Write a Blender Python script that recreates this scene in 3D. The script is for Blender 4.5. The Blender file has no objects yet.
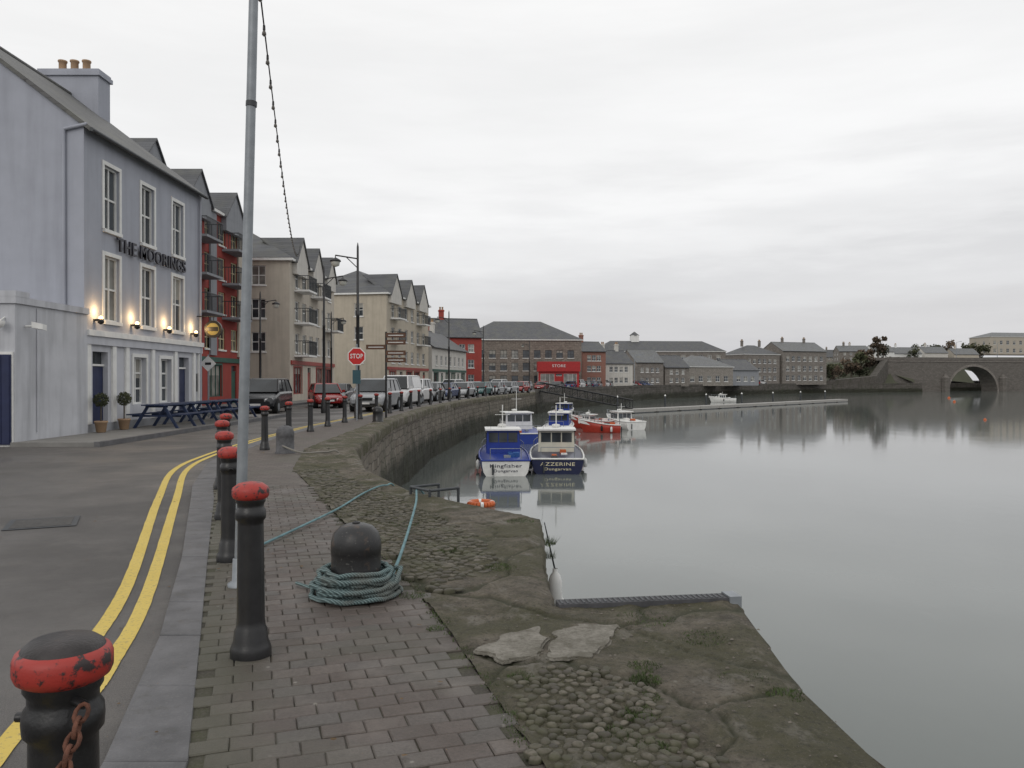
import bpy, bmesh, math, random
from mathutils import Vector, Matrix, noise
random.seed(7)
R=math.radians
sc=bpy.context.scene
COL=sc.collection

# ------------------------------------------------------------------ materials
class NT:
    def __init__(s,name):
        s.m=bpy.data.materials.new(name); s.m.use_nodes=True
        s.t=s.m.node_tree; s.n=s.t.nodes; s.b=s.n['Principled BSDF']
        s.tc=s.n.new('ShaderNodeTexCoord')
    def link(s,a,b): s.t.links.new(a,b)
    def vec(s,sx=1,sy=1,sz=1,src='Object'):
        mp=s.n.new('ShaderNodeMapping'); mp.inputs['Scale'].default_value=(sx,sy,sz)
        s.link(s.tc.outputs[src],mp.inputs[0]); return mp.outputs[0]
    def noise(s,scale,detail=5,vec=None,rough=.55):
        t=s.n.new('ShaderNodeTexNoise'); t.inputs['Scale'].default_value=scale
        t.inputs['Detail'].default_value=detail; t.inputs['Roughness'].default_value=rough
        s.link(vec if vec else s.tc.outputs['Object'],t.inputs['Vector']); return t.outputs['Fac']
    def rng(s,v,a,b,c=0,d=1):
        t=s.n.new('ShaderNodeMapRange'); s.link(v,t.inputs[0])
        for i,x in enumerate((a,b,c,d)): t.inputs[i+1].default_value=x
        return t.outputs[0]
    def mix(s,f,a,b,mode='MIX'):
        t=s.n.new('ShaderNodeMix'); t.data_type='RGBA'; t.blend_type=mode
        for i,x in ((0,f),(6,a),(7,b)):
            if hasattr(x,'is_output') or isinstance(x,bpy.types.NodeSocket): s.link(x,t.inputs[i])
            elif i==0: t.inputs[0].default_value=x
            else: t.inputs[i].default_value=(x[0],x[1],x[2],1)
        return t.outputs[2]
    def math(s,op,a,b=0):
        t=s.n.new('ShaderNodeMath'); t.operation=op
        for i,x in enumerate((a,b)):
            if isinstance(x,bpy.types.NodeSocket): s.link(x,t.inputs[i])
            else: t.inputs[i].default_value=x
        return t.outputs[0]
    def bump(s,h,st=.3,dist=.01):
        t=s.n.new('ShaderNodeBump'); t.inputs['Strength'].default_value=st; t.inputs['Distance'].default_value=dist
        s.link(h,t.inputs['Height']); s.link(t.outputs[0],s.b.inputs['Normal'])
    def color(s,c): 
        if isinstance(c,bpy.types.NodeSocket): s.link(c,s.b.inputs['Base Color'])
        else: s.b.inputs['Base Color'].default_value=(*c,1)
def mul(c,k): return tuple(min(1,x*k) for x in c)
CACHE={}
def M(name,col,rough=.75,var=.15,scale=3,bump=.15,metal=0,streak=0,spec=.35):
    if name in CACHE: return CACHE[name]
    t=NT(name); f=t.rng(t.noise(scale,6),.3,.7)
    c=t.mix(f,mul(col,1-var),mul(col,1+var))
    if streak:
        g=t.rng(t.noise(1.3,6,t.vec(2.2,2.2,.22)),.45,.75,0,streak)
        c=t.mix(g,c,mul(col,.45))
    t.color(c); t.b.inputs['Roughness'].default_value=rough; t.b.inputs['Metallic'].default_value=metal
    t.b.inputs['Specular IOR Level'].default_value=spec
    if bump: t.bump(t.noise(scale*12,4),bump,.01)
    CACHE[name]=t.m; return t.m
def slate(name,col):
    if name in CACHE: return CACHE[name]
    t=NT(name)
    sp=t.n.new('ShaderNodeSeparateXYZ'); t.link(t.tc.outputs['Object'],sp.inputs[0])
    cb=t.n.new('ShaderNodeCombineXYZ'); t.link(t.math('ADD',sp.outputs[0],t.math('MULTIPLY',sp.outputs[1],.15)),cb.inputs[0]); t.link(t.math('MULTIPLY',sp.outputs[2],1.6),cb.inputs[1])
    br=t.n.new('ShaderNodeTexBrick'); br.inputs['Scale'].default_value=1; br.inputs['Brick Width'].default_value=.35; br.inputs['Row Height'].default_value=.28
    br.inputs['Mortar Size'].default_value=.012; br.inputs['Color1'].default_value=(*mul(col,.85),1); br.inputs['Color2'].default_value=(*mul(col,1.2),1); br.inputs['Mortar'].default_value=(*mul(col,.45),1)
    t.link(cb.outputs[0],br.inputs['Vector'])
    g=t.rng(t.noise(.9,6),.45,.75,0,.5); t.color(t.mix(g,br.outputs[0],(.13,.13,.1)))
    t.b.inputs['Roughness'].default_value=.6; t.bump(br.outputs[1],.3,-.01); CACHE[name]=t.m; return t.m
def stonewall(name,c1,c2,mort,bw=.5,rh=.25,kx=1,ky=1,tide=False):
    if name in CACHE: return CACHE[name]
    t=NT(name)
    sp=t.n.new('ShaderNodeSeparateXYZ'); t.link(t.tc.outputs['Object'],sp.inputs[0])
    cb=t.n.new('ShaderNodeCombineXYZ')
    wx=t.math('MULTIPLY',t.noise(1.7,3),.5 if tide else .2)
    t.link(t.math('ADD',wx,t.math('ADD',t.math('MULTIPLY',sp.outputs[0],kx),t.math('MULTIPLY',sp.outputs[1],ky))),cb.inputs[0])
    wob=t.math('MULTIPLY',t.noise(1.2,3),.35)
    t.link(t.math('ADD',sp.outputs[2],wob),cb.inputs[1])
    br=t.n.new('ShaderNodeTexBrick'); br.inputs['Scale'].default_value=1; br.inputs['Brick Width'].default_value=bw; br.inputs['Row Height'].default_value=rh
    br.inputs['Mortar Size'].default_value=.02; br.inputs['Color1'].default_value=(*c1,1); br.inputs['Color2'].default_value=(*c2,1); br.inputs['Mortar'].default_value=(*mort,1)
    t.link(cb.outputs[0],br.inputs['Vector'])
    c=t.mix(t.rng(t.noise(2.5,7),.35,.7,0,.65),br.outputs[0],mul(c1,.5))
    c=t.mix(t.rng(t.noise(9,5),.55,.75,0,.5),c,mul(c2,1.5))
    if tide:
        zz=t.math('ADD',sp.outputs[2],t.math('MULTIPLY',t.noise(.7,5),1.1))
        c=t.mix(t.rng(zz,-1.35,-.75,1,0),c,(.022,.022,.012))
        c=t.mix(t.rng(t.noise(1.1,6,t.vec(1.5,1.5,.3)),.5,.66,0,.65),c,(.035,.04,.02))
    t.color(c); t.b.inputs['Roughness'].default_value=.85
    h=t.math('SUBTRACT',t.math('MULTIPLY',t.noise(7,6),.8),br.outputs[1]); t.bump(h,.8,.04)
    CACHE[name]=t.m; return t.m
def glass(name,col=(.03,.035,.04)):
    if name in CACHE: return CACHE[name]
    t=NT(name); t.color(t.mix(t.rng(t.noise(.8,2),.4,.6),col,mul(col,2.2)))
    t.b.inputs['Roughness'].default_value=.06; t.b.inputs['Specular IOR Level'].default_value=.6
    CACHE[name]=t.m; return t.m
def emis(name,col,s):
    if name in CACHE: return CACHE[name]
    t=NT(name); t.color(col); t.b.inputs['Emission Color'].default_value=(*col,1); t.b.inputs['Emission Strength'].default_value=s
    CACHE[name]=t.m; return t.m

GL=glass('window_glass'); GL2=glass('window_glass_curtain',(.13,.13,.12)); CG=glass('car_glass',(.015,.018,.02))
WHITE=M('white_paint',(.72,.72,.7),.55,.08,4,.05,streak=.15)
BLACK=M('black_iron',(.014,.014,.015),.33,.4,9,.12,spec=.5)
STEEL=M('galvanised_steel',(.26,.28,.30),.5,.15,9,.1,metal=.4)
DARK=M('dark_metal',(.05,.055,.06),.5,.2,6,.1)
RUBBER=M('rubber',(.02,.02,.02),.85)
SLATE=slate('roof_slate',(.08,.083,.09))
SLATE2=slate('roof_slate_light',(.14,.145,.15))

# ------------------------------------------------------------------ object builder
class Obj:
    def __init__(s,name,loc=(0,0,0),rz=0):
        s.root=bpy.data.objects.new(name,None); s.root.empty_display_size=.3
        COL.objects.link(s.root); s.root.location=loc; s.root.rotation_euler=(0,0,rz); s.parts={}; s.kids=[]
    def part(s,n):
        return s.parts.setdefault(n,dict(v=[],f=[],mi=[],m=[],s=[]))
    def face(s,n,pts,mat,smooth=False):
        p=s.part(n); b=len(p['v']); p['v']+=[tuple(q) for q in pts]; p['f'].append(tuple(range(b,b+len(pts))))
        if mat not in p['m']: p['m'].append(mat)
        p['mi'].append(p['m'].index(mat)); p['s'].append(smooth)
    def raw(s,n,verts,faces,mat,smooth=False):
        p=s.part(n); b=len(p['v']); p['v']+=[tuple(q) for q in verts]
        if mat not in p['m']: p['m'].append(mat)
        i=p['m'].index(mat)
        for f in faces: p['f'].append(tuple(b+k for k in f)); p['mi'].append(i); p['s'].append(smooth)
    def hexa(s,n,P,mat):
        s.raw(n,P,[(0,3,2,1),(4,5,6,7),(0,1,5,4),(1,2,6,5),(2,3,7,6),(3,0,4,7)],mat)
    def box(s,n,x0,x1,y0,y1,z0,z1,mat):
        s.hexa(n,[(x0,y0,z0),(x1,y0,z0),(x1,y1,z0),(x0,y1,z0),(x0,y0,z1),(x1,y0,z1),(x1,y1,z1),(x0,y1,z1)],mat)
    def tube(s,n,p,q,r,mat,k=8,r2=None):
        p=Vector(p);q=Vector(q); d=(q-p).normalized(); a=d.orthogonal().normalized(); b=d.cross(a); r2=r if r2 is None else r2
        V=[p+(a*math.cos(2*math.pi*i/k)+b*math.sin(2*math.pi*i/k))*r for i in range(k)]+[q+(a*math.cos(2*math.pi*i/k)+b*math.sin(2*math.pi*i/k))*r2 for i in range(k)]
        s.raw(n,V,[(i,(i+1)%k,k+(i+1)%k,k+i) for i in range(k)],mat,True)
        s.raw(n,V,[tuple(range(k-1,-1,-1)),tuple(range(k,2*k))],mat)
    def lathe(s,n,prof,mat,c=(0,0,0),k=20,smooth=True):
        V=[];F=[]
        for r,z in prof:
            for i in range(k): V.append((c[0]+r*math.cos(2*math.pi*i/k),c[1]+r*math.sin(2*math.pi*i/k),c[2]+z))
        for j in range(len(prof)-1):
            for i in range(k): F.append((j*k+i,j*k+(i+1)%k,(j+1)*k+(i+1)%k,(j+1)*k+i))
        s.raw(n,V,F,mat,smooth)
    def text(s,n,txt,loc,rot,size,mat,ext=.02,width=None,off=0):
        cu=bpy.data.curves.new(n,'FONT'); cu.body=txt; cu.size=size; cu.extrude=ext; cu.align_x='CENTER'; cu.align_y='CENTER'; cu.materials.append(mat); cu.offset=off; cu.space_character=1.08
        o=bpy.data.objects.new(n,cu); COL.objects.link(o); o.parent=s.root; o.location=loc; o.rotation_euler=rot
        if width: 
            bpy.context.view_layer.update(); o.scale=(width/max(.01,o.dimensions.x),1,1)
        return o
    def curve(s,n,pts,r,mat,cyc=False):
        cu=bpy.data.curves.new(n,'CURVE'); cu.dimensions='3D'; cu.bevel_depth=r; cu.bevel_resolution=2; cu.materials.append(mat)
        sp=cu.splines.new('POLY'); sp.points.add(len(pts)-1)
        for i,p in enumerate(pts): sp.points[i].co=(*p,1)
        sp.use_cyclic_u=cyc
        o=bpy.data.objects.new(n,cu); COL.objects.link(o); o.parent=s.root; return o
    def done(s):
        s.meshes=[]
        for n,p in s.parts.items():
            me=bpy.data.meshes.new(n); me.from_pydata(p['v'],[],p['f'])
            for m in p['m']: me.materials.append(m)
            me.polygons.foreach_set('material_index',p['mi']); me.polygons.foreach_set('use_smooth',p['s']); me.update()
            o=bpy.data.objects.new(n,me); COL.objects.link(o); o.parent=s.root; s.meshes.append((n,me))
        return s
    def copy(s,name,loc,rz):
        r=bpy.data.objects.new(name,None); COL.objects.link(r); r.location=loc; r.rotation_euler=(0,0,rz)
        for n,me in s.meshes:
            o=bpy.data.objects.new(n,me); COL.objects.link(o); o.parent=r
        return r

def single(name,verts,faces,mat,smooth=False,attr=None):
    me=bpy.data.meshes.new(name); me.from_pydata([tuple(v) for v in verts],[],faces)
    me.materials.append(mat)
    if smooth: me.polygons.foreach_set('use_smooth',[True]*len(me.polygons))
    if attr:
        a=me.attributes.new('crack','FLOAT','POINT'); a.data.foreach_set('value',attr)
    me.update(); o=bpy.data.objects.new(name,me); COL.objects.link(o); return o
def polysheet(name,pts,z,mat):
    bm=bmesh.new(); f=bm.faces.new([bm.verts.new((x,y,z)) for x,y in pts]); f.normal_update()
    if f.normal.z<0: f.normal_flip()
    bmesh.ops.triangulate(bm,faces=bm.faces[:]); me=bpy.data.meshes.new(name); bm.to_mesh(me); bm.free()
    me.materials.append(mat); o=bpy.data.objects.new(name,me); COL.objects.link(o); return o
def inside(x,y,poly):
    c=False; n=len(poly)
    for i in range(n):
        x1,y1=poly[i]; x2,y2=poly[(i+1)%n]
        if (y1>y)!=(y2>y) and x<(x2-x1)*(y-y1)/(y2-y1)+x1: c=not c
    return c

# ------------------------------------------------------------------ facade with real openings
def facade(o,p0,p1,z0,z1,opens,wm,fm,dep=.14,sill=None,surround=None,wn='walls'):
    p0=Vector(p0);p1=Vector(p1); L=(p1-p0).length; d=(p1-p0)/L; n=Vector((d.y,-d.x))
    def P(u,v,w): q=p0+d*u+n*w; return (q.x,q.y,v)
    def pb(part,u0,u1,v0,v1,w0,w1,m): o.hexa(part,[P(u0,v0,w1),P(u1,v0,w1),P(u1,v0,w0),P(u0,v0,w0),P(u0,v1,w1),P(u1,v1,w1),P(u1,v1,w0),P(u0,v1,w0)],m)
    us=sorted({0,L}|{a for q in opens for a in q[:2]}); vs=sorted({z0,z1}|{a for q in opens for a in q[2:4]})
    for i in range(len(us)-1):
        for j in range(len(vs)-1):
            cu=(us[i]+us[i+1])/2; cv=(vs[j]+vs[j+1])/2
            if any(q[0]<cu<q[1] and q[2]<cv<q[3] for q in opens): continue
            o.face(wn,[P(us[i],vs[j],0),P(us[i+1],vs[j],0),P(us[i+1],vs[j+1],0),P(us[i],vs[j+1],0)],wm)
    for q in opens:
        u0,u1,v0,v1=q[:4]; nx,ny=q[4],q[5]; door=q[6] if len(q)>6 else None
        o.face(wn,[P(u0,v0,0),P(u0,v0,-dep),P(u0,v1,-dep),P(u0,v1,0)],wm); o.face(wn,[P(u1,v0,-dep),P(u1,v0,0),P(u1,v1,0),P(u1,v1,-dep)],wm)
        o.face(wn,[P(u0,v1,0),P(u0,v1,-dep),P(u1,v1,-dep),P(u1,v1,0)],wm); o.face(wn,[P(u0,v0,-dep),P(u0,v0,0),P(u1,v0,0),P(u1,v0,-dep)],wm)
        if door:
            pb('door',u0+.01,u1-.01,v0+.01,v1-.4,-dep-.02,-dep+.05,door)
            for k in range(2):
                pb('door_panels',u0+.15,u1-.15,v0+.2+k*.95,v0+.95+k*.95,-dep+.05,-dep+.07,door)
            o.face('window_glass',[P(u0,v1-.4,-dep),P(u1,v1-.4,-dep),P(u1,v1,-dep),P(u0,v1,-dep)],GL)
            pb('frames',u0,u1,v1-.43,v1-.37,-dep,-dep+.09,fm); continue
        gm=random.choice([GL,GL,GL,GL2]); o.face('window_glass',[P(u0,v0,-dep),P(u1,v0,-dep),P(u1,v1,-dep),P(u0,v1,-dep)],gm)
        if random.random()<.3:
            bh=random.uniform(.25,.6)*(v1-v0); o.face('blinds',[P(u0,v1-bh,-dep+.002),P(u1,v1-bh,-dep+.002),P(u1,v1,-dep+.002),P(u0,v1,-dep+.002)],BLIND)
        t=.06; w0=-dep+.004; w1=-dep+.06
        pb('frames',u0,u0+t,v0,v1,w0,w1,fm); pb('frames',u1-t,u1,v0,v1,w0,w1,fm); pb('frames',u0+t,u1-t,v1-t,v1,w0,w1,fm); pb('frames',u0+t,u1-t,v0,v0+t,w0,w1,fm)
        for k in range(1,nx): uu=u0+(u1-u0)*k/nx; pb('frames',uu-.025,uu+.025,v0+t,v1-t,w0,w1-.01,fm)
        for k in range(1,ny): vv=v0+(v1-v0)*k/ny; pb('frames',u0+t,u1-t,vv-.03,vv+.03,w0,w1-.02,fm)
        if sill: pb('sills',u0-.08,u1+.08,v0-.1,v0+.004,-dep+.01,.08,sill)
        if surround:
            pb('surrounds',u0-.12,u0-.001,v0,v1+.12,-.01,.03,surround); pb('surrounds',u1+.001,u1+.12,v0,v1+.12,-.01,.03,surround); pb('surrounds',u0-.001,u1+.001,v1+.002,v1+.12,-.01,.03,surround)
    return P,pb
BLIND=M('window_blind',(.3,.29,.26),.5,.1,3,0)
def slab(o,n,q,t,mat):
    o.hexa(n,[(x,y,z) for x,y,z in q]+[(x,y,z+t) for x,y,z in q],mat)
def gable_roof(o,L,D,ez,rz,oh,mat,wm,ohe=.15,t=.14):
    s=(rz-ez)/(D/2); z=ez-s*oh+.01
    slab(o,'roof',[(-ohe,-oh,z),(L+ohe,-oh,z),(L+ohe,D/2,rz+.01),(-ohe,D/2,rz+.01)],t,mat)
    slab(o,'roof',[(-ohe,D/2+.001,rz+.01),(L+ohe,D/2+.001,rz+.01),(L+ohe,D+oh,z),(-ohe,D+oh,z)],t,mat)
    o.tube('ridge_tiles',(-ohe,D/2,rz+t),(L+ohe,D/2,rz+t),.09,mat)
    o.face('walls',[(0,D,ez),(0,0,ez),(0,D/2,rz)],wm); o.face('walls',[(L,0,ez),(L,D,ez),(L,D/2,rz)],wm)
    o.tube('gutter',(-ohe,-oh-.05,z+.05),(L+ohe,-oh-.05,z+.05),.06,DARK)
def hip_roof(o,L,D,ez,rz,oh,mat,hx=None):
    hx=min(D/2,L*.4) if hx is None else hx; e=ez+.02
    A=(-oh,-oh,e);B=(L+oh,-oh,e);C=(L+oh,D+oh,e);E=(-oh,D+oh,e);r1=(hx,D/2,rz);r2=(L-hx,D/2,rz)
    o.face('roof',[A,B,r2,r1],mat);o.face('roof',[B,C,r2],mat);o.face('roof',[C,E,r1,r2],mat);o.face('roof',[E,A,r1],mat)
    o.box('eaves',-oh+.01,L+oh-.01,-oh+.01,D+oh-.01,ez-.16,ez+.012,WHITE)
def cross_gable(o,u,w,ez,pz,D,rz,mat,wm,base=None):
    yb=min(D/2,(pz-ez)/((rz-ez)/(D/2)))
    h=w/2+.22; zs=ez-.22*(pz-ez)/(w/2)
    o.face('gable_wall',[(u-w/2,-.34,ez-.2),(u+w/2,-.34,ez-.2),(u+w/2,-.34,ez+.02),(u,-.34,pz),(u-w/2,-.34,ez+.02)],wm)
    o.box('gable_base',u-w/2,u+w/2,-.335,-.003,ez-1.0,ez-.16,wm)
    slab(o,'gable_roof',[(u-h,-.46,zs),(u,-.46,pz),(u,yb,pz),(u-h,.1,zs)],.1,mat)
    slab(o,'gable_roof',[(u,-.46,pz),(u+h,-.46,zs),(u+h,.1,zs),(u,yb,pz)],.1,mat)
def balcony(o,u0,u1,z,dp,slabm,railm):
    o.box('balcony_slabs',u0,u1,-dp,-.003,z-.14,z,slabm)
    o.box('balcony_rails',u0,u1,-dp,-dp+.05,z+1.0,z+1.05,railm); 
    k=int((u1-u0)/.14)
    for i in range(k+1):
        x=u0+.02+(u1-u0-.04)*i/k; o.box('balcony_rails',x-.012,x+.012,-dp+.01,-dp+.035,z,z+1.0,railm)
    for x in (u0,u1-.05):
        o.box('balcony_rails',x,x+.05,-dp+.05,-.003,z+1.0,z+1.05,railm)
        for j in range(5):
            y=-dp+.1+(dp-.15)*j/5; o.box('balcony_rails',x+.01,x+.03,y,y+.025,z,z+1,railm)
def chimney(o,x0,x1,y0,y1,z0,z1,m,pots=3):
    o.box('chimney',x0,x1,y0,y1,z0,z1,m); o.box('chimney',x0-.08,x1+.08,y0-.08,y1+.08,z1,z1+.16,m); o.box('chimney',x0-.03,x1+.03,y0-.03,y1+.03,z1+.16,z1+.26,m)
    tc=M('terracotta',(.36,.24,.15))
    for i in range(pots):
        if y1-y0>x1-x0: c=((x0+x1)/2,y0+.45+(y1-y0-.9)*(i+.5)/pots,z1+.26)
        else: c=(x0+(x1-x0)*(i+.5)/pots,(y0+y1)/2,z1+.26)
        o.lathe('chimney_pots',[(.17,0),(.14,.1),(.14,.4),(.17,.42),(.17,.48),(.1,.48)],tc,c,12)
def grid_opens(L,cols,rows,w,h,m=1.0,nx=2,ny=2,skip=()):
    r=[]
    for j,z in enumerate(rows):
        for i in range(cols):
            if (i,j) in skip: continue
            u=m+(L-2*m)*(i+.5)/cols; r.append((u-w/2,u+w/2,z,z+h,nx,ny))
    return r

# ------------------------------------------------------------------ PUB (front faces +X)
PW=M('pub_wall_render',(.36,.375,.425),.8,.05,1.5,.12,streak=.25)
PW2=M('pub_ground_floor_render',(.50,.51,.545),.75,.06,1.5,.12,streak=.28)
NAVY=M('navy_door_paint',(.018,.025,.07),.5)
o=Obj('pub_building',(-12.4,23.2,0),R(90))
L=8.6;D=9.2;EZ=9.0;RZ=12.5
ops=[]
for c in (1.6,4.05,6.5):
    ops.append((c-.47,c+.47,6.25,8.2,2,2)); ops.append((c-.47,c+.47,3.45,5.45,2,2))
facade(o,(0,0),(L,0),3.15,EZ,ops,PW,WHITE,sill=WHITE,surround=WHITE)
ops=[(.45,1.35,.05,2.5,1,1,NAVY),(3.0,3.9,.85,2.4,2,3),(5.0,5.9,.85,2.4,2,3),(6.6,7.5,.05,2.5,1,1,NAVY)]
facade(o,(0,0),(L,0),0,3.15,ops,PW2,WHITE,dep=.2,surround=WHITE)
facade(o,(L,0),(L,D),0,EZ,[],PW,WHITE); facade(o,(L,D),(0,D),0,EZ,[],PW,WHITE); facade(o,(0,D),(0,0),0,EZ,[],PW,WHITE)
gable_roof(o,L,D,EZ,RZ,.22,slate('pub_slate',(.09,.09,.09)),PW,.08)
o.box('cornice',-.02,L+.02,-.16,-.003,2.95,3.12,WHITE); o.box('cornice',-.02,L+.02,-.1,-.003,2.7,2.95,PW2)
o.box('plinth',-.02,L+.02,-.05,-.003,0,.35,M('plinth_grey',(.3,.31,.33)))
for u in (.15,1.65,2.5,4.35,6.2,7.9,8.4): o.box('pilasters',u-.11,u+.11,-.07,-.003,.352,2.698,WHITE)
chimney(o,L-1.0,L-.1,3.5,5.8,11.2,13.35,PW,3)
o.text('sign_lettering','THE MOORINGS',(4.35,-.1,5.86),(R(90),0,0),.6,M('sign_black',(.02,.02,.03),.4),.03,5.2,.006)
LAMP=emis('lamp_glow',(1,.62,.25),12)
for u in (.55,2.85,5.3,7.7):
    o.box('wall_lights',u-.05,u+.05,-.22,-.003,3.4,3.46,BLACK); o.lathe('wall_lights',[(.03,0),(.09,.05),(.09,.14),(.07,.16)],BLACK,(u,-.2,3.3),10)
    o.lathe('lamp_bulbs',[(0,.0),(.06,.0),(.05,.06),(0,.08)],LAMP,(u,-.2,3.47),8)
    l=bpy.data.lights.new('wall_light_glow','POINT'); l.energy=13; l.color=(1,.65,.3); l.shadow_soft_size=.05
    lo=bpy.data.objects.new('wall_light_glow',l); COL.objects.link(lo); lo.parent=o.root; lo.location=(u,-.22,3.68)
o.tube('drainpipe',(-.06,.55,3.7),(-.06,.55,EZ-.1),.05,PW); o.tube('drainpipe',(-.06,.55,EZ-.1),(-.06,-.12,EZ+.05),.05,PW)
o.tube('drainpipe',(L-.15,-.08,.1),(L-.15,-.08,EZ-.1),.05,PW)
o.tube('sign_bracket',(8.3,0,4.15),(8.3,-1.0,4.15),.025,BLACK); o.tube('sign_bracket',(8.3,-.65,4.15),(8.3,-.65,4.0),.015,BLACK)
SY=M('sign_yellow',(.42,.34,.12))
o.tube('hanging_sign',(8.24,-.65,3.65),(8.36,-.65,3.65),.34,BLACK,20); o.tube('hanging_sign_face',(8.225,-.65,3.65),(8.239,-.65,3.65),.24,SY,20); o.box('hanging_sign_text',8.215,8.224,-.86,-.44,3.57,3.73,BLACK)
o.box('menu_board',7.95,8.2,-.06,-.004,1.2,1.9,BLACK)
o.done()
o=Obj('pub_annex_building',(-12.3,19.8,0),R(90))
AW=M('annex_render',(.49,.50,.53),.8,.1,1.2,.15,streak=.55)
o.box('walls',0,3.39,0,5,0,3.55,AW); o.box('parapet',-.06,3.39,-.06,5,3.55,3.72,AW)
o.box('parapet_corner',-.065,.5,-.065,.4,3.72,3.86,AW)
o.box('gate_frame',-.05,-.002,.03,1.8,0,2.35,WHITE); o.box('gate',-.1,-.052,.06,1.74,.05,2.28,NAVY)
for i in range(8): o.box('gate_boards',-.115,-.102,.08+i*.205,.26+i*.205,.08,2.25,NAVY)
o.tube('security_camera_mount',(.4,-.02,3.0),(.4,-.3,3.02),.03,WHITE); o.hexa('security_camera',[(.32,-.5,2.92),(.5,-.5,2.9),(.5,-.22,2.95),(.32,-.22,2.97),(.32,-.5,3.06),(.5,-.5,3.04),(.5,-.22,3.1),(.32,-.22,3.12)],WHITE)
o.lathe('dome_camera',[(.12,0),(.12,-.06),(.09,-.14),(0,-.18)],WHITE,(-.2,.25,3.1),12); o.tube('camera_arm',(-.2,.25,3.1),(0,.25,3.2),.02,WHITE)
o.tube('conduit',(.9,-.02,.3),(.9,-.02,3.5),.018,AW); o.done()

# ------------------------------------------------------------------ street buildings
RED=M('red_render',(.30,.055,.045),.8,.1,1.2,.1,streak=.15)
CREAM=M('cream_render',(.50,.455,.385),.85,.07,1.2,.1,streak=.3)
TAN=M('tan_render',(.47,.42,.34),.85,.07,1.2,.1,streak=.3)
PALE=M('pale_render',(.56,.54,.50),.85,.06,1.2,.1,streak=.3)
GREYR=M('grey_render',(.26,.27,.29),.85,.07,1.2,.1,streak=.25)
YEL=M('cream_frames',(.6,.52,.33),.6)
SHOPRED=M('shopfront_red',(.28,.05,.04),.5); SHOPGRN=M('shopfront_green',(.03,.09,.07),.5)
def block(name,p0,p1,D,ez,rz,wm,rows,cols,ww,wh,roof='hip',fm=WHITE,shop=None,gables=(),balc=(),rm=SLATE,gm=None,sidecols=2,ch=0,oh=.3):
    p0=Vector(p0);p1=Vector(p1); d=p1-p0; L=d.length
    o=Obj(name,(p0.x,p0.y,0),math.atan2(d.y,d.x))
    ops=grid_opens(L,cols,rows,ww,wh)
    zb=0
    if shop:
        k=max(2,int(L/3.2)); so=[]
        for i in range(k):
            u=.5+(L-1)*(i+.5)/k
            if i%3==1: so.append((u-.5,u+.5,.05,2.6,1,1,shop))
            else: so.append((u-1.1,u+1.1,.6,2.6,3,1))
        facade(o,(0,0),(L,0),0,3.1,so,wm,shop,surround=shop); o.box('shop_fascia',.2,L-.2,-.12,-.003,2.78,3.08,shop); zb=3.1
    facade(o,(0,0),(L,0),zb,ez,[q for q in ops if q[2]>zb],wm,fm,sill=WHITE)
    so=grid_opens(D,sidecols,rows,ww*.9,wh) if sidecols else []
    facade(o,(L,0),(L,D),0,ez,[],wm,fm); facade(o,(L,D),(0,D),0,ez,[],wm,fm); facade(o,(0,D),(0,0),0,ez,so,wm,fm,sill=WHITE)
    if roof=='hip': hip_roof(o,L,D,ez,rz,oh,rm)
    else: gable_roof(o,L,D,ez,rz,oh,rm,wm)
    for u,w,pz in gables: cross_gable(o,u,w,ez,pz,D,rz,rm,gm or wm)
    for u0,u1,z in balc: balcony(o,u0,u1,z,1.1,WHITE if wm is not RED else GREYR,DARK)
    for i in range(ch): chimney(o,L*(.25+.5*i)-.4,L*(.25+.5*i)+.4,D/2-.3,D/2+.3,rz-.5,rz+1.3,wm,2)
    return o
o=block('apartment_building',(-18.7,38),(-18.7,56),11,12.3,14.5,RED,[3.6,5.9,8.1,10.3],7,1.2,1.4,roof='hip',fm=YEL,shop=SHOPGRN,
  gables=((3.2,3.4,14.0),(9.2,3.4,14.0),(15.2,3.4,14.0)),balc=[(u,u+2.6,z) for u in (8.2,13.6) for z in (5.7,7.9,10.1)],gm=GREYR)
for u in (7.2,11.9,16.9):
    o.box('render_bays',u-.5,u+.5,-.12,-.003,3.2,12.1,CREAM if u!=11.9 else GREYR)
o.done()
o=block('apartment_building',(-16,57.6),(-16,72),9.5,10.4,13.4,CREAM,[3.7,6.1,8.5],6,1.15,1.4,shop=SHOPRED,gables=((2.3,3.2,12.2),(7.2,3.2,12.2),(12,3.2,12.2)),
  balc=[(1.2,3.6,3.5),(1.2,3.6,5.9),(1.2,3.6,8.3),(10.8,13.2,5.9),(6,8.4,8.3)],gm=PALE,sidecols=3); o.done()
o=block('apartment_building',(-13.4,85.5),(-10.6,101.5),10.5,11.0,14.2,TAN,[3.5,6.0,8.5],6,1.1,1.4,shop=SHOPRED,gables=((2.4,3.6,13.2),(7.8,3.6,13.2),(13,3.6,13.2)),
  balc=[(1.2,3.6,5.9),(1.2,3.6,8.4),(11,13.4,5.9),(11,13.4,8.4)],gm=PALE); o.done()
o=block('terraced_house',(-10.3,103),(-7.0,122),8,6.0,8.6,PALE,[3.6],7,1.0,1.3,shop=SHOPGRN,roof='gable',ch=2); o.done()
o=block('red_house',(-12.5,127),(-4.9,129),8,8.6,11.6,RED,[1.2,3.6,6.1],4,1,1.3,roof='gable',ch=1); o.done()
WST=stonewall('warehouse_stone',(.20,.17,.145),(.27,.235,.20),(.14,.12,.105),.7,.35)
o=block('stone_warehouse',(-10,150),(13.2,152),14,9.3,13.2,WST,[1.0,3.4,5.8],10,1.25,1.5,roof='hip',fm=DARK,ch=0,rm=SLATE); o.done()
o=Obj('shop_building',(4.8,145.5,0),0); SR=M('shop_sign_red',(.36,.025,.025),.5)
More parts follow.
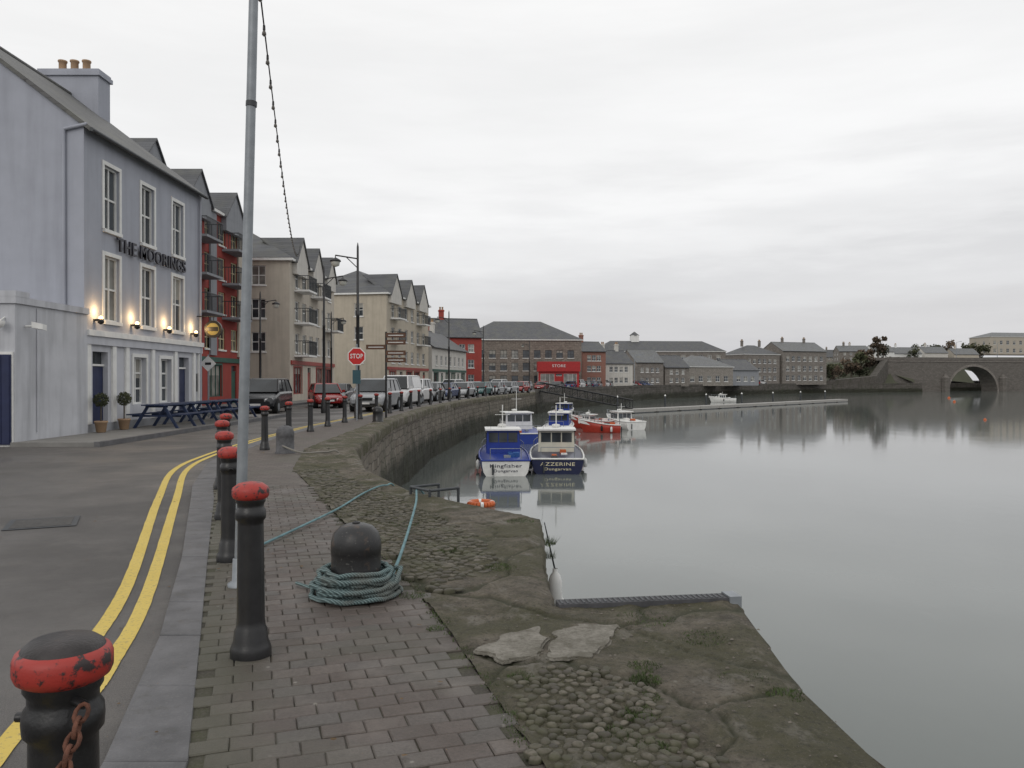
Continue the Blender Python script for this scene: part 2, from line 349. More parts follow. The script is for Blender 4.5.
facade(o,(0,0),(7.4,0),0,3.2,[(.4,2.9,.3,2.8,3,1),(3.2,4.3,.05,2.8,1,1,SR),(4.6,7.0,.3,2.8,3,1)],SR,WHITE)
facade(o,(7.4,0),(7.4,4),0,3.2,[],PALE,WHITE); facade(o,(0,4),(0,0),0,3.2,[],PALE,WHITE)
o.box('fascia_sign',-.2,7.6,-.4,4,3.2,5.0,SR); o.text('sign_lettering','STORE',(3.7,-.43,4.2),(R(90),0,0),.7,WHITE,.02,2.4); o.done()
ST=stonewall('rubble_stone',(.20,.18,.16),(.28,.255,.23),(.16,.14,.13),.8,.4)
ST2=stonewall('rubble_stone_light',(.27,.25,.22),(.34,.31,.28),(.2,.18,.16),.8,.4)
o=block('town_house',(14.5,165),(19.5,166.5),8,7.6,9.6,M('brick_red_render',(.26,.13,.1)),[1,3.4,5.6],3,.9,1.2,roof='gable',ch=1); o.done()
o=block('town_house',(20.4,176),(27,179),8,5.4,8.2,PALE,[1,3.4],4,.9,1.2,roof='gable',ch=2); o.done()
o=block('long_stone_building',(27,258),(70,262),12,11.0,14.6,ST,[1.5,4.8,8],14,1.3,1.8,roof='hip',rm=SLATE); o.box('roof_turret',13,15.5,5,7.5,14.2,16.4,WHITE); o.lathe('turret_cap',[(1.8,0),(.2,1.2),(0,1.3)],SLATE,(14.25,6.25,16.4),4,False); o.done()
o=block('stone_mill',(31.5,203),(39,206),9,6.2,9.4,ST,[1,3.6],4,.9,1.2,roof='gable',rm=SLATE2); o.done()
o=block('stone_mill',(39.6,207),(46.5,210),9,5.0,8.0,ST,[1,3.2],3,.9,1.2,roof='gable',rm=SLATE); o.done()
o=block('quayside_shed',(48,222),(63,228),12,5.4,8.6,ST2,[1.2],5,1.4,1.6,roof='hip',rm=SLATE2); o.done()
o=block('quayside_shed',(65,236),(74,240),12,4.6,7.8,GREYR,[1.2],3,1.4,1.6,roof='gable',rm=SLATE); o.done()
o=block('stone_building',(79,272),(93,278),12,10.5,13.8,ST,[1.5,4.4,7.3],6,1.2,1.6,roof='hip',rm=SLATE,ch=2); o.done()
o=block('stone_building',(94,278),(112,285),12,11.8,15.0,ST,[1.5,4.8,8.2],7,1.3,1.8,roof='gable',rm=SLATE2,ch=2); o.done()
def shy(x):
    if x<160: return 304+(x-139)*.38
    if x<175: return 312+(x-160)*2.2
    return 345+(x-175)*.226
def hz(x,y):
    a=max(0,min(1,(x-105)/45)); st=(312+(x-118)*.12) if x<150 else shy(x)+3
    wd=26 if x<150 else 16
    b=max(0,min(1,(y-st)/wd)); a=a*a*(3-2*a);b=b*b*(3-2*b)
    far=max(0,(y-430))*.05*(.6+.5*noise.noise(Vector((x*.004,y*.004,0))))
    return .02+10.2*a*b+max(0,min(far,26))*max(0,min(1,(x-60)/200))
for (x,y,l,e,m) in ((150,356,11,3.8,PALE),(163,360,10,4.4,WHITE),(176,369,14,3.8,WHITE),(194,376,12,4.4,PALE),(214,387,13,4,CREAM)):
    o=block('bungalow',(x,y),(x+l,y+2),8,e,e+2.8,m,[1],4,1.1,1.2,roof='gable',ch=1,rm=SLATE2); o.root.location.z=hz(x,y)-.1; o.done()
o=block('hilltop_building',(240,402),(275,408),14,9,11.5,M('pale_stone',(.42,.38,.32)),[1,5],9,1.5,2,roof='hip',rm=SLATE2); o.root.location.z=14.5; o.done()
for k in range(14):
    x=60+k*14+random.uniform(-4,4); y=335+random.uniform(0,70)+max(0,x-120)*.3
    if x>145: y+=60
    o=block('terraced_house',(x,y),(x+random.uniform(8,13),y+random.uniform(-2,3)),8,4.5+random.random()*2,7.0+random.random()*2,random.choice([PALE,ST,CREAM,ST2,GREYR]),[1,3.2],4,1,1.1,roof='gable',ch=1,rm=random.choice([SLATE,SLATE2])); o.root.location.z=hz(x,y)-.2; o.done()

# ------------------------------------------------------------------ ground / quay
pairs=[((1.7,-3),(2.6,-3)),((1.0,0),(1.95,0)),((.12,3.4),(1.57,3.4)),((-.06,4.0),(1.53,4.26)),((-.45,5.3),(1.66,5.90)),((-.55,5.6),(.30,5.72)),((-.95,6.77),(.27,7.0)),
((-1.47,8),(.3,8.3)),((-2.0,9.3),(.33,9.43)),((-2.7,11.2),(-1.46,11.7)),((-4.0,14.6),(-2.7,14.7)),((-4.9,18.9),(-3.7,18.9)),((-5.1,24),(-4.2,24)),((-5.4,33),(-4.8,33)),((-5.35,47),(-4.8,47)),((-4.1,66),(-3.5,66)),((-1.95,82),(-1.3,82)),((2.6,110),(3.2,110))]
outer=[p[1] for p in pairs]; inner=[p[0] for p in pairs]
shore=[(8,128),(12,136),(30,186),(62,238),(103,284),(139,304),(160,312),(175,345),(330,380),(900,420)]
ta=NT('road_asphalt')
g=ta.noise(140,3); big=ta.noise(.35,6); med=ta.noise(2.2,7,rough=.65); fine=ta.noise(18,6,rough=.7)
c=ta.mix(ta.rng(g,.35,.65),(.062,.057,.053),(.130,.121,.113))
c=ta.mix(ta.rng(big,.45,.58,0,.5),c,(.052,.049,.047)); c=ta.mix(ta.rng(med,.5,.72,0,.4),c,(.145,.134,.122)); c=ta.mix(ta.rng(fine,.52,.7,0,.45),c,(.045,.042,.04))
vo=ta.n.new('ShaderNodeTexVoronoi'); vo.feature='DISTANCE_TO_EDGE'; vo.inputs['Scale'].default_value=.3
wv=ta.n.new('ShaderNodeMix'); wv.data_type='RGBA'; wv.inputs[0].default_value=.35; nn=ta.n.new('ShaderNodeTexNoise'); nn.inputs['Scale'].default_value=1.5; nn.inputs['Detail'].default_value=5; ta.link(ta.tc.outputs['Object'],nn.inputs['Vector'])
ta.link(ta.tc.outputs['Object'],wv.inputs[6]); ta.link(nn.outputs['Color'],wv.inputs[7]); ta.link(wv.outputs[2],vo.inputs['Vector'])
c=ta.mix(ta.rng(vo.outputs[0],.0,.005,.3,0),c,(.04,.04,.04))
ta.color(c); ta.link(ta.rng(big,.4,.6,.38,.72),ta.b.inputs['Roughness']); ta.bump(ta.math('ADD',g,fine),.6,.01); ASPH=ta.m
polysheet('ground',outer+shore+[(2500,900),(2500,3500),(-2500,3500),(-2500,-60),(3.5,-60)],0,ASPH)
V=[];F=[];nx,ny=70,60
for j in range(ny):
    for i in range(nx):
        x=60+i*(1400/nx)*(.2+.8*i/nx); y=306+j*(1200/ny)*(.1+.9*j/ny); V.append((x,y,hz(x,y)))
for j in range(ny-1):
    for i in range(nx-1):
        x,y,_=V[j*nx+i]
        if x>105 and y<shy(V[j*nx+i+1][0])+1.5: continue
        F.append((j*nx+i,j*nx+i+1,(j+1)*nx+i+1,(j+1)*nx+i))
single('hill',V,F,M('hill_grass',(.065,.068,.045),.9,.4,.05,.2),True)
QW=stonewall('quay_wall_stone',(.15,.128,.10),(.21,.185,.15),(.07,.06,.05),.62,.32,.4,1,tide=True)
FW=stonewall('far_quay_stone',(.085,.075,.065),(.125,.112,.1),(.05,.045,.04),1.2,.5,1,.3,tide=True)
def wallstrip(name,pts,zt,zb,mat,seg=.5,amp=.03):
    P=[]
    for (a,b) in zip(pts,pts[1:]):
        a=Vector(a);b=Vector(b);n=max(1,int((b-a).length/seg))
        P+=[a.lerp(b,i/n) for i in range(n)]
    P.append(Vector(pts[-1])); zs=[zt+(zb-zt)*k/14 for k in range(15)]
    V=[];F=[]
    for i,p in enumerate(P):
        q=P[min(i+1,len(P)-1)]-P[max(i-1,0)]; q.normalize(); nrm=Vector((q.y,-q.x))
        for z in zs:
            w=noise.noise(Vector((p.x*1.7,p.y*1.7,z*2.2)))*amp+noise.noise(Vector((p.x*.4,p.y*.4,z*.5)))*amp*1.5; V.append((p.x+nrm.x*(w-.04+(-z)*.03),p.y+nrm.y*(w-.04+(-z)*.03),z))
    k=len(zs)
    for i in range(len(P)-1):
        for j in range(k-1): F.append((i*k+j,i*k+j+1,(i+1)*k+j+1,(i+1)*k+j))
    return single(name,V,[tuple(reversed(f)) for f in F],mat)
wallstrip('quay_wall',outer,-.002,-5.5,QW,.25,.07)
wallstrip('far_quay_wall',[outer[-1]]+shore,.4,-5.5,FW,2,.1)
o=Obj('far_quay_parapet_wall')
allp=[outer[-1]]+shore
for (a,b) in list(zip(allp,allp[1:]))[1:6]:
    a=Vector(a);b=Vector(b);q=(b-a).normalized();n=Vector((q.y,-q.x))*.45
    o.hexa('parapet',[(a.x,a.y,0),(b.x,b.y,0),(b.x-n.x,b.y-n.y,0),(a.x-n.x,a.y-n.y,0),(a.x+.01,a.y,.44),(b.x,b.y,.44),(b.x-n.x,b.y-n.y,.44),(a.x-n.x,a.y-n.y,.44)],FW)
o.done()
# coping heightfield
tc_=NT('weathered_quay_stone')
n1=tc_.noise(.9,8,rough=.62); n2=tc_.noise(4.5,9,rough=.72); n3=tc_.noise(30,7,rough=.75); n4=tc_.noise(1.9,7,rough=.65,vec=tc_.vec(1.3,.9,1)); n5=tc_.noise(85,4,rough=.7)
c=tc_.mix(tc_.rng(n2,.36,.64),(.062,.052,.036),(.195,.168,.128))
c=tc_.mix(tc_.rng(n1,.43,.54,0,.78),c,(.066,.064,.026))
c=tc_.mix(tc_.rng(n4,.56,.65,0,.65),c,(.24,.222,.19))
c=tc_.mix(tc_.rng(n3,.5,.66,0,.75),c,(.03,.028,.018))
c=tc_.mix(tc_.rng(n5,.58,.7,0,.6),c,(.25,.23,.19))
vv=tc_.n.new('ShaderNodeTexVoronoi'); vv.inputs['Scale'].default_value=11; tc_.link(tc_.tc.outputs['Object'],vv.inputs['Vector'])
c=tc_.mix(tc_.math('MULTIPLY',tc_.rng(vv.outputs[0],.08,.16,.6,0),tc_.rng(n1,.35,.5,1,0)),c,(.36,.35,.31))
at=tc_.n.new('ShaderNodeAttribute'); at.attribute_name='crack'
c=tc_.mix(tc_.rng(tc_.math('ADD',at.outputs['Fac'],tc_.math('MULTIPLY',n3,.5)),.45,1.1,.85,0),c,(.042,.045,.02))
tc_.color(c); tc_.b.inputs['Roughness'].default_value=.85; tc_.bump(tc_.math('ADD',tc_.math('ADD',n3,n2),tc_.math('MULTIPLY',n5,.35)),1.0,.035); COPE=tc_.m
def cope(name,prs,seg,nv,mat,zb=.035):
    rows=[]
    for (a,b) in zip(prs,prs[1:]):
        a0,a1=Vector(a[0]),Vector(a[1]);b0,b1=Vector(b[0]),Vector(b[1]); n=max(1,int(max((b0-a0).length,(b1-a1).length)/seg))
        rows+=[(a0.lerp(b0,i/n),a1.lerp(b1,i/n)) for i in range(n)]
    rows.append((Vector(prs[-1][0]),Vector(prs[-1][1])))
    V=[];F=[];A=[]
    for p,q in rows:
        for j in range(nv+1):
            r=p.lerp(q,j/nv); v=Vector((r.x,r.y,0)); vw=v+Vector((noise.noise(v*2.1),noise.noise(v*2.1+Vector((9,9,9))),0))*.22+Vector((noise.noise(v*9),noise.noise(v*9+Vector((9,9,9))),0))*.03
            d,_=noise.voronoi(vw*.8); cr=min(1,(d[1]-d[0])/(.045+.03*noise.noise(v*1.3)))
            z=zb+noise.fractal(v*2.2,1,2,5)*.028+(cr-1)*.026+noise.noise(v*9)*.009+noise.noise(v*22)*.005
            e=1-j/nv; w=(q-p).length*e
            if w<.14: z-=(.14-w)**2*2.8
            z=max(z,.006); V.append((r.x,r.y,z)); A.append(cr)
        dr=(q-p).normalized(); jg=noise.noise(Vector((q.x*2.3,q.y*2.3,3)))*.05+noise.noise(Vector((q.x*8,q.y*8,3)))*.02
        V.append((q.x+dr.x*(.03+jg),q.y+dr.y*(.03+jg),-.05)); V.append((q.x+dr.x*(.025+jg),q.y+dr.y*(.025+jg),-.33)); A+=[1,1]
    k=nv+3
    for i in range(len(rows)-1):
        for j in range(k-1): F.append((i*k+j,i*k+j+1,(i+1)*k+j+1,(i+1)*k+j))
    return single(name,V,F,mat,True,A)
cope('quay_edge_stones',pairs[:12],.035,50,COPE)
cope('quay_edge_stones',pairs[11:],.3,6,COPE)
kr=[(-.1,-3),(-.6,0),(-1.38,3.4),(-1.98,5.08),(-2.79,7.33),(-4.1,11),(-4.6,12.3),(-5.65,15.6),(-6.2,18.5),(-6.55,22),(-6.75,28),(-6.5,34),(-6.1,42),(-5.95,50),(-4.7,66),(-2.5,82),(2.0,110)]
kl=[(-.5,-3),(-.98,0),(-1.74,3.4),(-2.24,5.08),(-3.03,7.33),(-4.42,11),(-4.92,12.3),(-5.95,15.6),(-6.5,18.5),(-6.85,22),(-7.05,28),(-6.8,34),(-6.4,42),(-6.25,50),(-5.0,66),(-2.8,82),(1.7,110)]
tkz=NT('kerb_slate_slab'); a1=tkz.noise(3,7,rough=.65); a2=tkz.noise(60,5,rough=.7)
c=tkz.mix(tkz.rng(a1,.35,.65),(.07,.07,.074),(.125,.124,.13)); c=tkz.mix(tkz.rng(a2,.55,.7,0,.5),c,(.18,.175,.165)); c=tkz.mix(tkz.rng(tkz.noise(7,7,rough=.7),.56,.66,0,.5),c,(.05,.048,.04))
tkz.color(c); tkz.b.inputs['Roughness'].default_value=.55; tkz.bump(a2,.35,.006); KS=tkz.m
def slabs(name,l,r,step,mat,z=.03,gap=.004):
    V=[];F=[]
    P=[]
    for i in range(len(l)-1):
        a=Vector(l[i]);b=Vector(l[i+1]);c=Vector(r[i]);d=Vector(r[i+1]);n=max(1,round((b-a).length/step))
        P+=[(a.lerp(b,k/n),c.lerp(d,k/n)) for k in range(n)]
    P.append((Vector(l[-1]),Vector(r[-1])))
    for (a,c),(b,d) in zip(P,P[1:]):
        t=(b-a).normalized()*gap; q=[a+t,c+t,d-t,b-t]; m=(q[0]+q[1]+q[2]+q[3])/4; zz=z+random.uniform(-.003,.003); B=len(V)
        V+=[(p.x,p.y,-.01) for p in q]+[(p.x,p.y,zz-.006) for p in q]
        for p in q: s=p+(m-p).normalized()*.01; V.append((s.x,s.y,zz+random.uniform(-.001,.001)))
        for k in range(4): e=(k+1)%4; F+=[(B+k,B+e,B+4+e,B+4+k),(B+4+k,B+4+e,B+8+e,B+8+k)]
        F.append((B+8,B+9,B+10,B+11))
    return single(name,V,F,mat)
slabs('kerb',kl,kr,.9,KS)
tp=NT('block_paving')
gi=tp.n.new('ShaderNodeNewGeometry'); rp=gi.outputs['Random Per Island']
cr=tp.n.new('ShaderNodeValToRGB'); tp.link(rp,cr.inputs[0]); e=cr.color_ramp.elements; e[0].color=(.080,.064,.055,1); e[1].color=(.132,.109,.095,1); x=e.new(.5); x.color=(.108,.086,.075,1); x=e.new(.8); x.color=(.1,.09,.082,1)
c=tp.mix(tp.rng(tp.noise(60,5,rough=.7),.4,.68,0,.6),cr.outputs[0],(.05,.044,.038)); c=tp.mix(tp.rng(tp.noise(.8,7),.47,.6,0,.5),c,(.072,.07,.05))
c=tp.mix(tp.rng(tp.noise(2.2,7,rough=.65),.52,.68,0,.45),c,(.175,.153,.135)); c=tp.mix(tp.rng(tp.noise(14,6,rough=.7),.56,.7,0,.5),c,(.045,.042,.034))
v2=tp.n.new('ShaderNodeTexVoronoi'); v2.inputs['Scale'].default_value=6; tp.link(tp.tc.outputs['Object'],v2.inputs['Vector']); c=tp.mix(tp.rng(v2.outputs[0],.05,.09,.6,0),c,(.3,.28,.25))
sx=tp.n.new('ShaderNodeSeparateXYZ'); tp.link(tp.tc.outputs['Object'],sx.inputs[0]); kx=tp.math('ADD',sx.outputs[0],tp.math('MULTIPLY',sx.outputs[1],.36)); kx=tp.math('ADD',kx,tp.math('MULTIPLY',tp.noise(3,5),.5))
c=tp.mix(tp.rng(kx,.2,.55,.55,0),c,(.072,.073,.048))
tp.color(c); tp.link(tp.rng(tp.noise(1.3,5),.4,.6,.5,.75),tp.b.inputs['Roughness']); tp.bump(tp.noise(90,5,rough=.7),.6,.008); PAV=tp.m
tb=NT('paving_joints'); c=tb.mix(tb.rng(tb.noise(2,5),.4,.65),(.045,.04,.033),(.055,.058,.028)); c=tb.mix(tb.rng(tb.noise(60,3),.45,.6,0,.6),c,(.085,.077,.062)); tb.color(c); tb.b.inputs['Roughness'].default_value=.95; tb.bump(tb.noise(90,3),.6,.01); JT=tb.m
tf=NT('far_block_paving'); br=tf.n.new('ShaderNodeTexBrick'); br.inputs['Scale'].default_value=1; br.inputs['Brick Width'].default_value=.21; br.inputs['Row Height'].default_value=.14; br.inputs['Mortar Size'].default_value=.008
br.inputs['Color1'].default_value=(.085,.069,.06,1); br.inputs['Color2'].default_value=(.128,.107,.094,1); br.inputs['Mortar'].default_value=(.05,.047,.038,1); tf.link(tf.tc.outputs['Object'],br.inputs['Vector'])
tf.color(tf.mix(tf.rng(tf.noise(.8,6),.48,.64,0,.5),br.outputs[0],(.078,.074,.054))); tf.b.inputs['Roughness'].default_value=.7; FPAV=tf.m
inn=[p for p in inner if p[1]<=12]
bedpoly=kr[:7]+[(-3.2,12.6)]+list(reversed(inn))
polysheet('paving_bed',bedpoly,.0165,JT)
farp=[(-4.6,12.3)]+kr[7:]+list(reversed([p for p in inner if p[1]>12]))+[(-3.12,12.3)]
polysheet('pavement',farp,.024,FPAV)
V=[];F=[]; ang=R(18); ca,sa=math.cos(ang),math.sin(ang); bw,bh=.2,.135
chk=kr[:6]+[(-4.6,12.3),(-3.12,12.3)]+list(reversed(inn))
for j in range(-12,120):
    for i in range(-32,37):
        lx=i*bw+(bw/2 if j%2 else 0); ly=j*bh
        cx=lx*ca-ly*sa; cy=lx*sa+ly*ca
        if cy<-1 or not inside(cx,cy,chk): continue
        z=.026+random.uniform(-.003,.003)+noise.noise(Vector((cx*.8,cy*.8,0)))*.008; tx=random.uniform(-.02,.02); ty=random.uniform(-.02,.02); a2=random.uniform(-.018,.018)
        B=len(V)
        for (ins,dz) in ((.002,-.03),(.002,-.006),(.008,0)):
            for sx_,sy in ((-1,-1),(1,-1),(1,1),(-1,1)):
                px=sx_*(bw/2-ins)+random.uniform(-.0015,.0015); py=sy*(bh/2-ins)+random.uniform(-.0015,.0015); qx=px*math.cos(ang+a2)-py*math.sin(ang+a2); qy=px*math.sin(ang+a2)+py*math.cos(ang+a2)
                V.append((cx+qx,cy+qy,z+dz+px*tx+py*ty))
        for r in (0,4):
            for k in range(4): e=(k+1)%4; F.append((B+r+k,B+r+e,B+r+4+e,B+r+4+k))
        F.append((B+8,B+9,B+10,B+11))
single('pavement',V,F,PAV)
tk=NT('cobble_stone'); gi=tk.n.new('ShaderNodeNewGeometry'); cr=tk.n.new('ShaderNodeValToRGB'); tk.link(gi.outputs['Random Per Island'],cr.inputs[0]); e=cr.color_ramp.elements
e[0].color=(.04,.034,.027,1); e[1].color=(.135,.118,.092,1); x=e.new(.5); x.color=(.078,.067,.052,1)
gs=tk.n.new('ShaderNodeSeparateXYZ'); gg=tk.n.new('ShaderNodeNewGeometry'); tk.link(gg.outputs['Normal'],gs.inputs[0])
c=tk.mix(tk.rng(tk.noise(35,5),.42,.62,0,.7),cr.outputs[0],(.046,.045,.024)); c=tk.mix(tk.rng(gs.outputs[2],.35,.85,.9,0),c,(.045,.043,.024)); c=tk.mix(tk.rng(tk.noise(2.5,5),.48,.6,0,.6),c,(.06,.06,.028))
tk.color(c); tk.b.inputs['Roughness'].default_value=.72; tk.bump(tk.noise(70,5),.5,.008)
def cobbles(poly,sp):
    V=[];F=[]
    xs=[p[0] for p in poly];ys=[p[1] for p in poly]; y=min(ys);r=0
    while y<max(ys):
        x=min(xs)+(sp/2 if r%2 else 0)
        while x<max(xs):
            cx=x+random.uniform(-.25,.25)*sp; cy=y+random.uniform(-.25,.25)*sp
            jx=cx+noise.noise(Vector((cx*4,cy*4,1)))*.2; jy=cy+noise.noise(Vector((cx*4,cy*4,7)))*.2
            if inside(jx,jy,poly) and random.random()<.92:
                a=random.uniform(.36,.62)*sp;b=random.uniform(.32,.48)*sp;h=random.uniform(.004,.02);th=random.uniform(0,3.14);B=len(V);k=9
                zc=.037+noise.fractal(Vector((cx,cy,0))*2.2,1,2,5)*.02
                for rr,zz in ((1.02,-1.2),(.95,.4),(.76,.82),(.4,1)):
                    for i in range(k):
                        t=2*math.pi*i/k; wob=1+.1*math.sin(3*t+th*5)+.06*math.sin(2*t+th*9); ux=a*rr*wob*math.cos(t);uy=b*rr*wob*math.sin(t)
                        V.append((cx+ux*math.cos(th)-uy*math.sin(th),cy+ux*math.sin(th)+uy*math.cos(th),zc+h*zz))
                for q in range(3):
                    for i in range(k): F.append((B+q*k+i,B+q*k+(i+1)%k,B+(q+1)*k+(i+1)%k,B+(q+1)*k+i))
                F.append(tuple(B+3*k+i for i in range(k)))
            x+=sp
        y+=sp*.86;r+=1
    single('cobblestones',V,F,tk.m,True)
cobbles([(-.06,4.3),(.2,4.5),(.6,4.45),(.76,3.9),(.8,3.4),(1.05,2.2),(1.3,.6),(.9,.6),(.16,3.4)],.066)
cobbles([(-3.1,12.5),(-2.2,12.3),(-1.5,10.8),(-.9,9.4),(-.35,8.2),(-.15,7.2),(-.3,6.5),(-.62,6.1),(-.95,7.0),(-1.45,8.15),(-2.0,9.5),(-2.7,11.3)],.085)
cobbles([(-3.95,14.4),(-3.3,14.4),(-2.4,12.5),(-3.1,12.6)],.11)
V=[];F=[]
for _ in range(1800):
    y=random.uniform(1.5,12); x=random.uniform(-2.6,1.6)
    if not inside(x,y,inn+[p for p in reversed(outer) if p[1]<=12]): continue
    s=random.uniform(.003,.011); B=len(V); z=.04+noise.fractal(Vector((x,y,0))*2.2,1,2,5)*.028
    V+=[(x-s,y-s*.6,z),(x+s,y-s*.8,z),(x+s*.8,y+s,z),(x-s*.9,y+s*.8,z),(x+random.uniform(-.3,.3)*s,y,z+s*.9)]; F+=[(B,B+1,B+4),(B+1,B+2,B+4),(B+2,B+3,B+4),(B+3,B,B+4)]
single('gravel',V,F,M('gravel_stone',(.14,.125,.105),.85,.5,40,0))
V=[];F=[]
for _ in range(240):
    y=random.uniform(2.2,14); x=random.uniform(-6,0)
    onp=inside(x,y,chk)
    if not onp and random.random()<.6: continue
    if x>-1.5-.36*(y-4) and not onp: continue
    s=random.uniform(.008,.02);a=random.uniform(0,6.28);B=len(V);z=.04 if onp else .006
    if not onp and inside(x,y,kl[:7]+list(reversed(kr[:7]))): z=.037
    for k in range(5):
        t=a+k*1.256; V.append((x+s*math.cos(t),y+s*math.sin(t)*.7,z+random.uniform(0,.006)))
    F.append(tuple(range(B,B+5)))
single('fallen_leaves',V,F,M('dead_leaf',(.12,.075,.035),.8,.5,20,0))
tcn=NT('old_concrete'); a1=tcn.noise(6,8,rough=.7); a2=tcn.noise(40,5,rough=.7)
c=tcn.mix(tcn.rng(a1,.4,.62),(.12,.11,.086),(.26,.243,.21)); c=tcn.mix(tcn.rng(a2,.5,.65,0,.5),c,(.07,.065,.045)); tcn.color(c); tcn.b.inputs['Roughness'].default_value=.88; tcn.bump(tcn.math('ADD',a1,a2),.8,.02); CON=tcn.m
def plate(pts,z,th=.02):
    bm=bmesh.new(); vs=[]; n=len(pts)
    for i in range(n):
        a=Vector(pts[i]);b=Vector(pts[(i+1)%n])
        for k in range(9):
            q=a.lerp(b,k/9); q+=Vector((noise.noise(Vector((q.x*7,q.y*7,1))),noise.noise(Vector((q.x*7,q.y*7,5)))))*.06+Vector((noise.noise(Vector((q.x*25,q.y*25,1))),noise.noise(Vector((q.x*25,q.y*25,5)))))*.02; vs.append(bm.verts.new((q.x,q.y,z)))
    f=bm.faces.new(vs); f.normal_update()
    if f.normal.z<0: f.normal_flip()
    r=bmesh.ops.extrude_face_region(bm,geom=[f]); 
    for v in r['geom']:
        if isinstance(v,bmesh.types.BMVert): v.co.z+=th
    bmesh.ops.bevel(bm,geom=[e for e in bm.edges if all(v.co.z>z+th*.6 for v in e.verts)],offset=.012,segments=2,affect='EDGES')
    bmesh.ops.recalc_face_normals(bm,faces=bm.faces[:]); me=bpy.data.meshes.new('concrete_patch'); bm.to_mesh(me); bm.free(); me.materials.append(CON)
    ob=bpy.data.objects.new('concrete_patch',me); COL.objects.link(ob)
plate([(-.2,4.78),(-.06,5.05),(.2,5.22),(.24,4.95),(.14,4.62),(-.1,4.55)],.028,.02)
plate([(.27,4.97),(.3,5.22),(.7,5.28),(.62,4.88),(.46,4.6),(.18,4.63)],.028,.018)
o=Obj('quay_edge_beam'); tim=M('dark_timber',(.07,.07,.075),.8,.3,8,.4)
a=Vector((.33,5.74));b=Vector((1.66,5.93)); d=(b-a).normalized(); n=Vector((-d.y,d.x))
def fb(u0,u1,w0,w1,z0,z1,m):
    q=[a+d*u0+n*w0,a+d*u1+n*w0,a+d*u1+n*w1,a+d*u0+n*w1]; o.hexa('beam',[(p.x,p.y,z0) for p in q]+[(p.x,p.y,z1) for p in q],m)
fb(0,1.34,-.05,.08,-.1,.05,tim)
for i in range(33): fb(.02+i*.04,.035+i*.04,-.035,.065,.05,.055,DARK)
fb(1.27,1.36,-.07,.09,-.02,.062,STEEL); o.done()
V=[];F=[]
def tuft(cx,cy,r,n,h,z0=.03):
    for _ in range(n):
        t=random.uniform(0,6.28); q=r*math.sqrt(random.random()); x=cx+q*math.cos(t);y=cy+q*math.sin(t);a=random.uniform(0,6.28);w=.003; hh=h*random.uniform(.3,1); B=len(V)
        lx=random.uniform(-.8,.8)*hh; ly=random.uniform(-.8,.8)*hh
        V.extend([(x-w*math.cos(a),y-w*math.sin(a),z0),(x+w*math.cos(a),y+w*math.sin(a),z0),(x+lx,y+ly,z0+hh)]); F.append((B,B+1,B+2))
for cx,cy,r,n,h in ((.62,3.85,.09,400,.03),(.68,4.05,.08,320,.028),(.45,3.62,.1,360,.028),(.6,3.5,.09,360,.03),(.72,4.3,.09,300,.03),(1.25,4.3,.14,300,.025),(1.4,4.1,.1,240,.025),(.05,4.35,.08,160,.025),(-1.2,8.9,.18,360,.035),(-.6,7.6,.14,280,.03),(.1,9.1,.16,300,.04),(-.1,6.9,.14,240,.03),(-1.9,11.2,.2,300,.04),(-.5,5.2,.06,120,.02),(.9,5.4,.2,260,.022),(1.2,5.0,.16,220,.022),(.75,4.5,.1,260,.024),(-.75,6.0,.1,180,.02)): tuft(cx,cy,r,n,h)
for k in range(70):
    t=k/70; i=int(t*8)+1; a=Vector(inner[min(i,9)]);b=Vector(inner[min(i+1,10)]); p=a.lerp(b,t*8%1); tuft(p.x+random.uniform(-.03,.03),p.y,.05,26,.018)
for zz in (-.25,-.4): tuft(.4,9.2,.1,120,.12,zz)
single('grass_tufts',V,F,M('grass_green',(.055,.08,.026),.8,.5,6,0))
ty=NT('yellow_road_paint'); ty.color(ty.mix(ty.rng(ty.noise(40,6,rough=.7),.54,.68,0,.8),ty.mix(ty.noise(2,4),(.55,.40,.07),(.64,.49,.13)),(.17,.15,.11))); ty.b.inputs['Roughness'].default_value=.7; ty.bump(ty.noise(140,3),.4,.006)
def offs(poly,d):
    r=[]
    for i,p in enumerate(poly):
        a=Vector(poly[max(0,i-1)]);b=Vector(poly[min(len(poly)-1,i+1)]);t=(b-a).normalized(); n=Vector((-t.y,t.x)); r.append((p[0]+n.x*d,p[1]+n.y*d))
    return r
def smooth(poly,n=10):
    P=[Vector(p) for p in poly]; out=[]
    for i in range(len(P)-1):
        p0=P[max(0,i-1)];p1=P[i];p2=P[i+1];p3=P[min(len(P)-1,i+2)]
        for k in range(n):
            t=k/n; out.append(tuple(.5*((2*p1)+(p2-p0)*t+(2*p0-5*p1+4*p2-p3)*t*t+(3*p1-p0-3*p2+p3)*t**3)))
    out.append(tuple(P[-1])); return out
def ribbon(name,cen,w,z,mat):
    jit=[noise.noise(Vector((x*6,y*6,0)))*.006 for x,y in cen]
    a=offs(cen,w/2);b=offs(cen,-w/2);V=[(x+j,y,z) for (x,y),j in zip(a,jit)]+[(x+j*.7,y,z) for (x,y),j in zip(b,reversed(jit))];n=len(a)
    single(name,V,[(i,n+i,n+i+1,i+1) for i in range(n-1)],mat)
l1=[(-.9,-1.5),(-2.27,3.55),(-2.56,4.7),(-3.1,6.44),(-4.87,11),(-6.2,14.7),(-6.75,17.8),(-7.1,22),(-7.3,28),(-7.1,34),(-6.9,42)]
l2=[(-.62,-1.5),(-1.97,3.4),(-2.28,4.6),(-2.82,6.3),(-4.58,11),(-5.93,14.7),(-6.5,17.6),(-6.88,21.8),(-7.08,28),(-6.88,34),(-6.6,42)]
